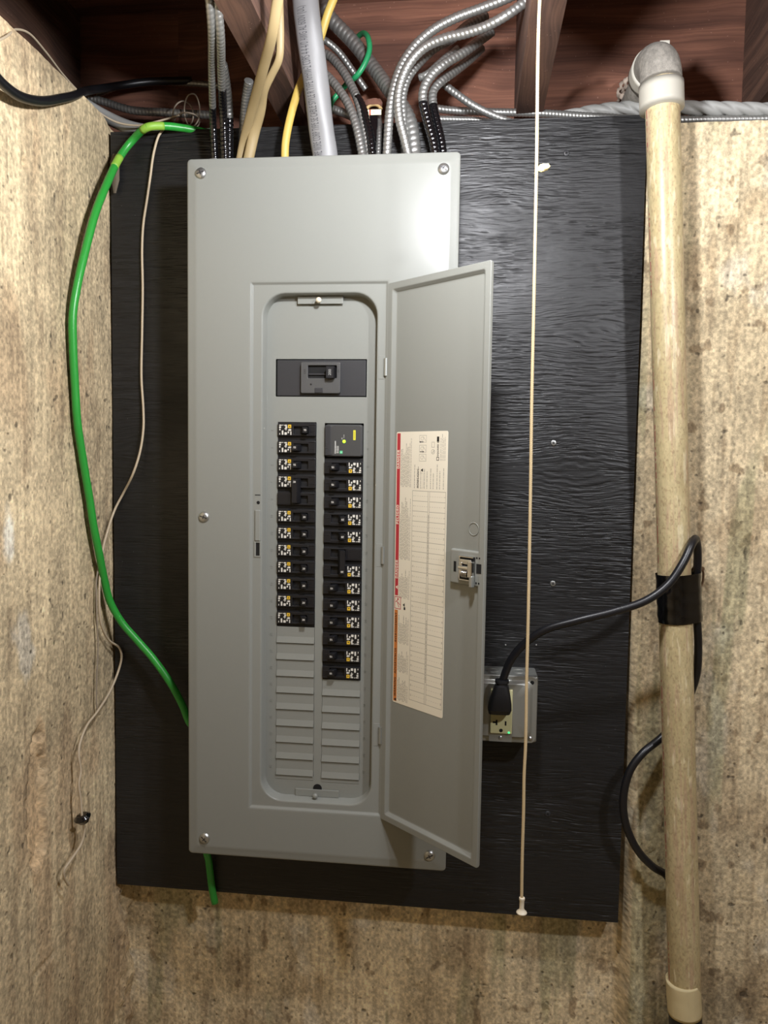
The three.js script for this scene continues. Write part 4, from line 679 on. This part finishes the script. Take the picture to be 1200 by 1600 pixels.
// frayed packing where the branch pipe enters the timber
{
  const g = thing('frayed_packing', 'pale frayed packing stuffed round the branch pipe at the rim board', 'packing'), m = std({ color: 0xb8a898, roughness: .95 });
  [[966, 150], [970, 140], [976, 134], [982, 130], [972, 156], [980, 150]].forEach(([x, y], i) => part('strand', sweep(px3([[x, y + 8, -.085], [x + 2, y, -.07], [x + (i % 3) - 1, y - 6, -.062], [x + 3, y - 12, -.07]]), s => .0034 * (1 - .4 * Math.sin(s * 300 + i)), { seg: 8, ring: .003, flat: .5 }), m, g));
  settle(g);
}

// ------------------------------------------------------------------ pull cord
{
  const g = thing('pull_cord', 'beige twisted pull cord with a white bell end hanging before the board', 'cord');
  const P3 = px3([[845, -28, .35], [842, 30, .35], [840, 120, .35], [839, 220, .35], [837, 330, .35], [834, 480, .35], [831, 620, .35], [829, 760, .35], [827, 880, .35], [825, 980, .35], [823, 1060, .35], [822, 1130, .35], [821, 1170, .35], [819, 1210, .35], [818, 1270, .35], [816, 1340, .35], [815, 1408, .35]]);
  part('rope', sweep(P3, (s, a) => .00165 * (1 + .16 * Math.abs(Math.sin((a - s * 900) * 1.5))), { seg: 14, ring: .0009 }), std({ color: 0xc9b48c, roughness: .8 }), g);
  const b = at(815, 1426, .35), bell = part('bell', lathe([[0, .019], [.0030, .019], [.0034, .0182], [.0034, .016], [.0028, .0148], [.0027, .006], [.0036, .0032], [.0060, .0012], [.0064, .0002], [.0060, -.0006], [.0030, -.0010], [0, -.0010]], 26), mBell, g); bell.position.copy(b);
  const k = at(848, 262, .35), kn = part('frayed_knot', new THREE.IcosahedronGeometry(.0052, 3), std({ color: 0xdcc98f, roughness: .9 }), g), kp = kn.geometry.attributes.position;
  for (let i = 0; i < kp.count; i++) { const x = kp.getX(i), y = kp.getY(i), z = kp.getZ(i), f = 1 + .5 * (fbm(x * 500 + 20, y * 500 + z * 300, 2) - .5); kp.setXYZ(i, x * f * 1.15 + (x > .003 ? .002 : 0), y * f * .85 + x * .25, z * f * .6); }
  kn.geometry.computeVertexNormals(); kn.position.copy(k);
  const t = P3[0]; part('screw_eye', new THREE.TorusGeometry(.005, .0011, 8, 20).translate(t.x, .634 + PY, .35), mZinc, g);
  part('upper_line', sweep([t.clone(), new THREE.Vector3(t.x, .629 + PY, .35), new THREE.Vector3(t.x - .012, .630 + PY, .42), new THREE.Vector3(LAMP[0] + .02, .632 + PY, .56)], () => .0016, { seg: 8, ring: .006 }), mGreyWire, g);
  settle(g);
}

// ------------------------------------------------------------------ lamps (above and beside the frame)
function bulb(label, [x, y, z], power, flex = 0) {
  const g = thing('light_bulb', label, 'lamp', 'bare light bulbs'); g.position.set(x, y + PY - .032, z);
  const c = .032;
  part('glass', lathe([[0, -.030], [.012, -.0276], [.0215, -.0205], [.0278, -.0105], [.030, 0], [.0272, .0115], [.0205, .021], [.0150, .0275], [.0135, .031]], 28).translate(0, c, 0), std({ color: 0xffffff, emissive: LAMP_COLOR, emissiveIntensity: 6, roughness: .4 }), g);
  part('lamp_holder', lathe([[.0136, .031], [.020, .032], [.024, .042], [.040, .048], [.050, .054], [.050, .0595], [0, .0595]], 28).translate(0, c, 0), mPorcelain, g);
  if (flex) part('flex', new THREE.CylinderGeometry(.0035, .0035, flex, 10).translate(0, c + .0590 + flex / 2, 0), mRubber, g);
  part('mounting_block', box(-.055, .03, c + flex + .0595, c + flex + .0995, -.05, .05), mGalv, g);
  const l = new THREE.PointLight(LAMP_COLOR, power, 0, 2); l.position.set(0, c, 0); l.castShadow = true; l.shadow.radius = 1.5; l.shadow.mapSize.set(2048, 2048); g.add(l); l.name = 'light';
}
bulb('bare light bulb hanging under the joist near the pull cord', LAMP, LAMP_POWER);
bulb('bare light bulb on a short black flex, away from the breaker panel', LAMP2, LAMP2_POWER, .03);

renderer.render(scene, camera);
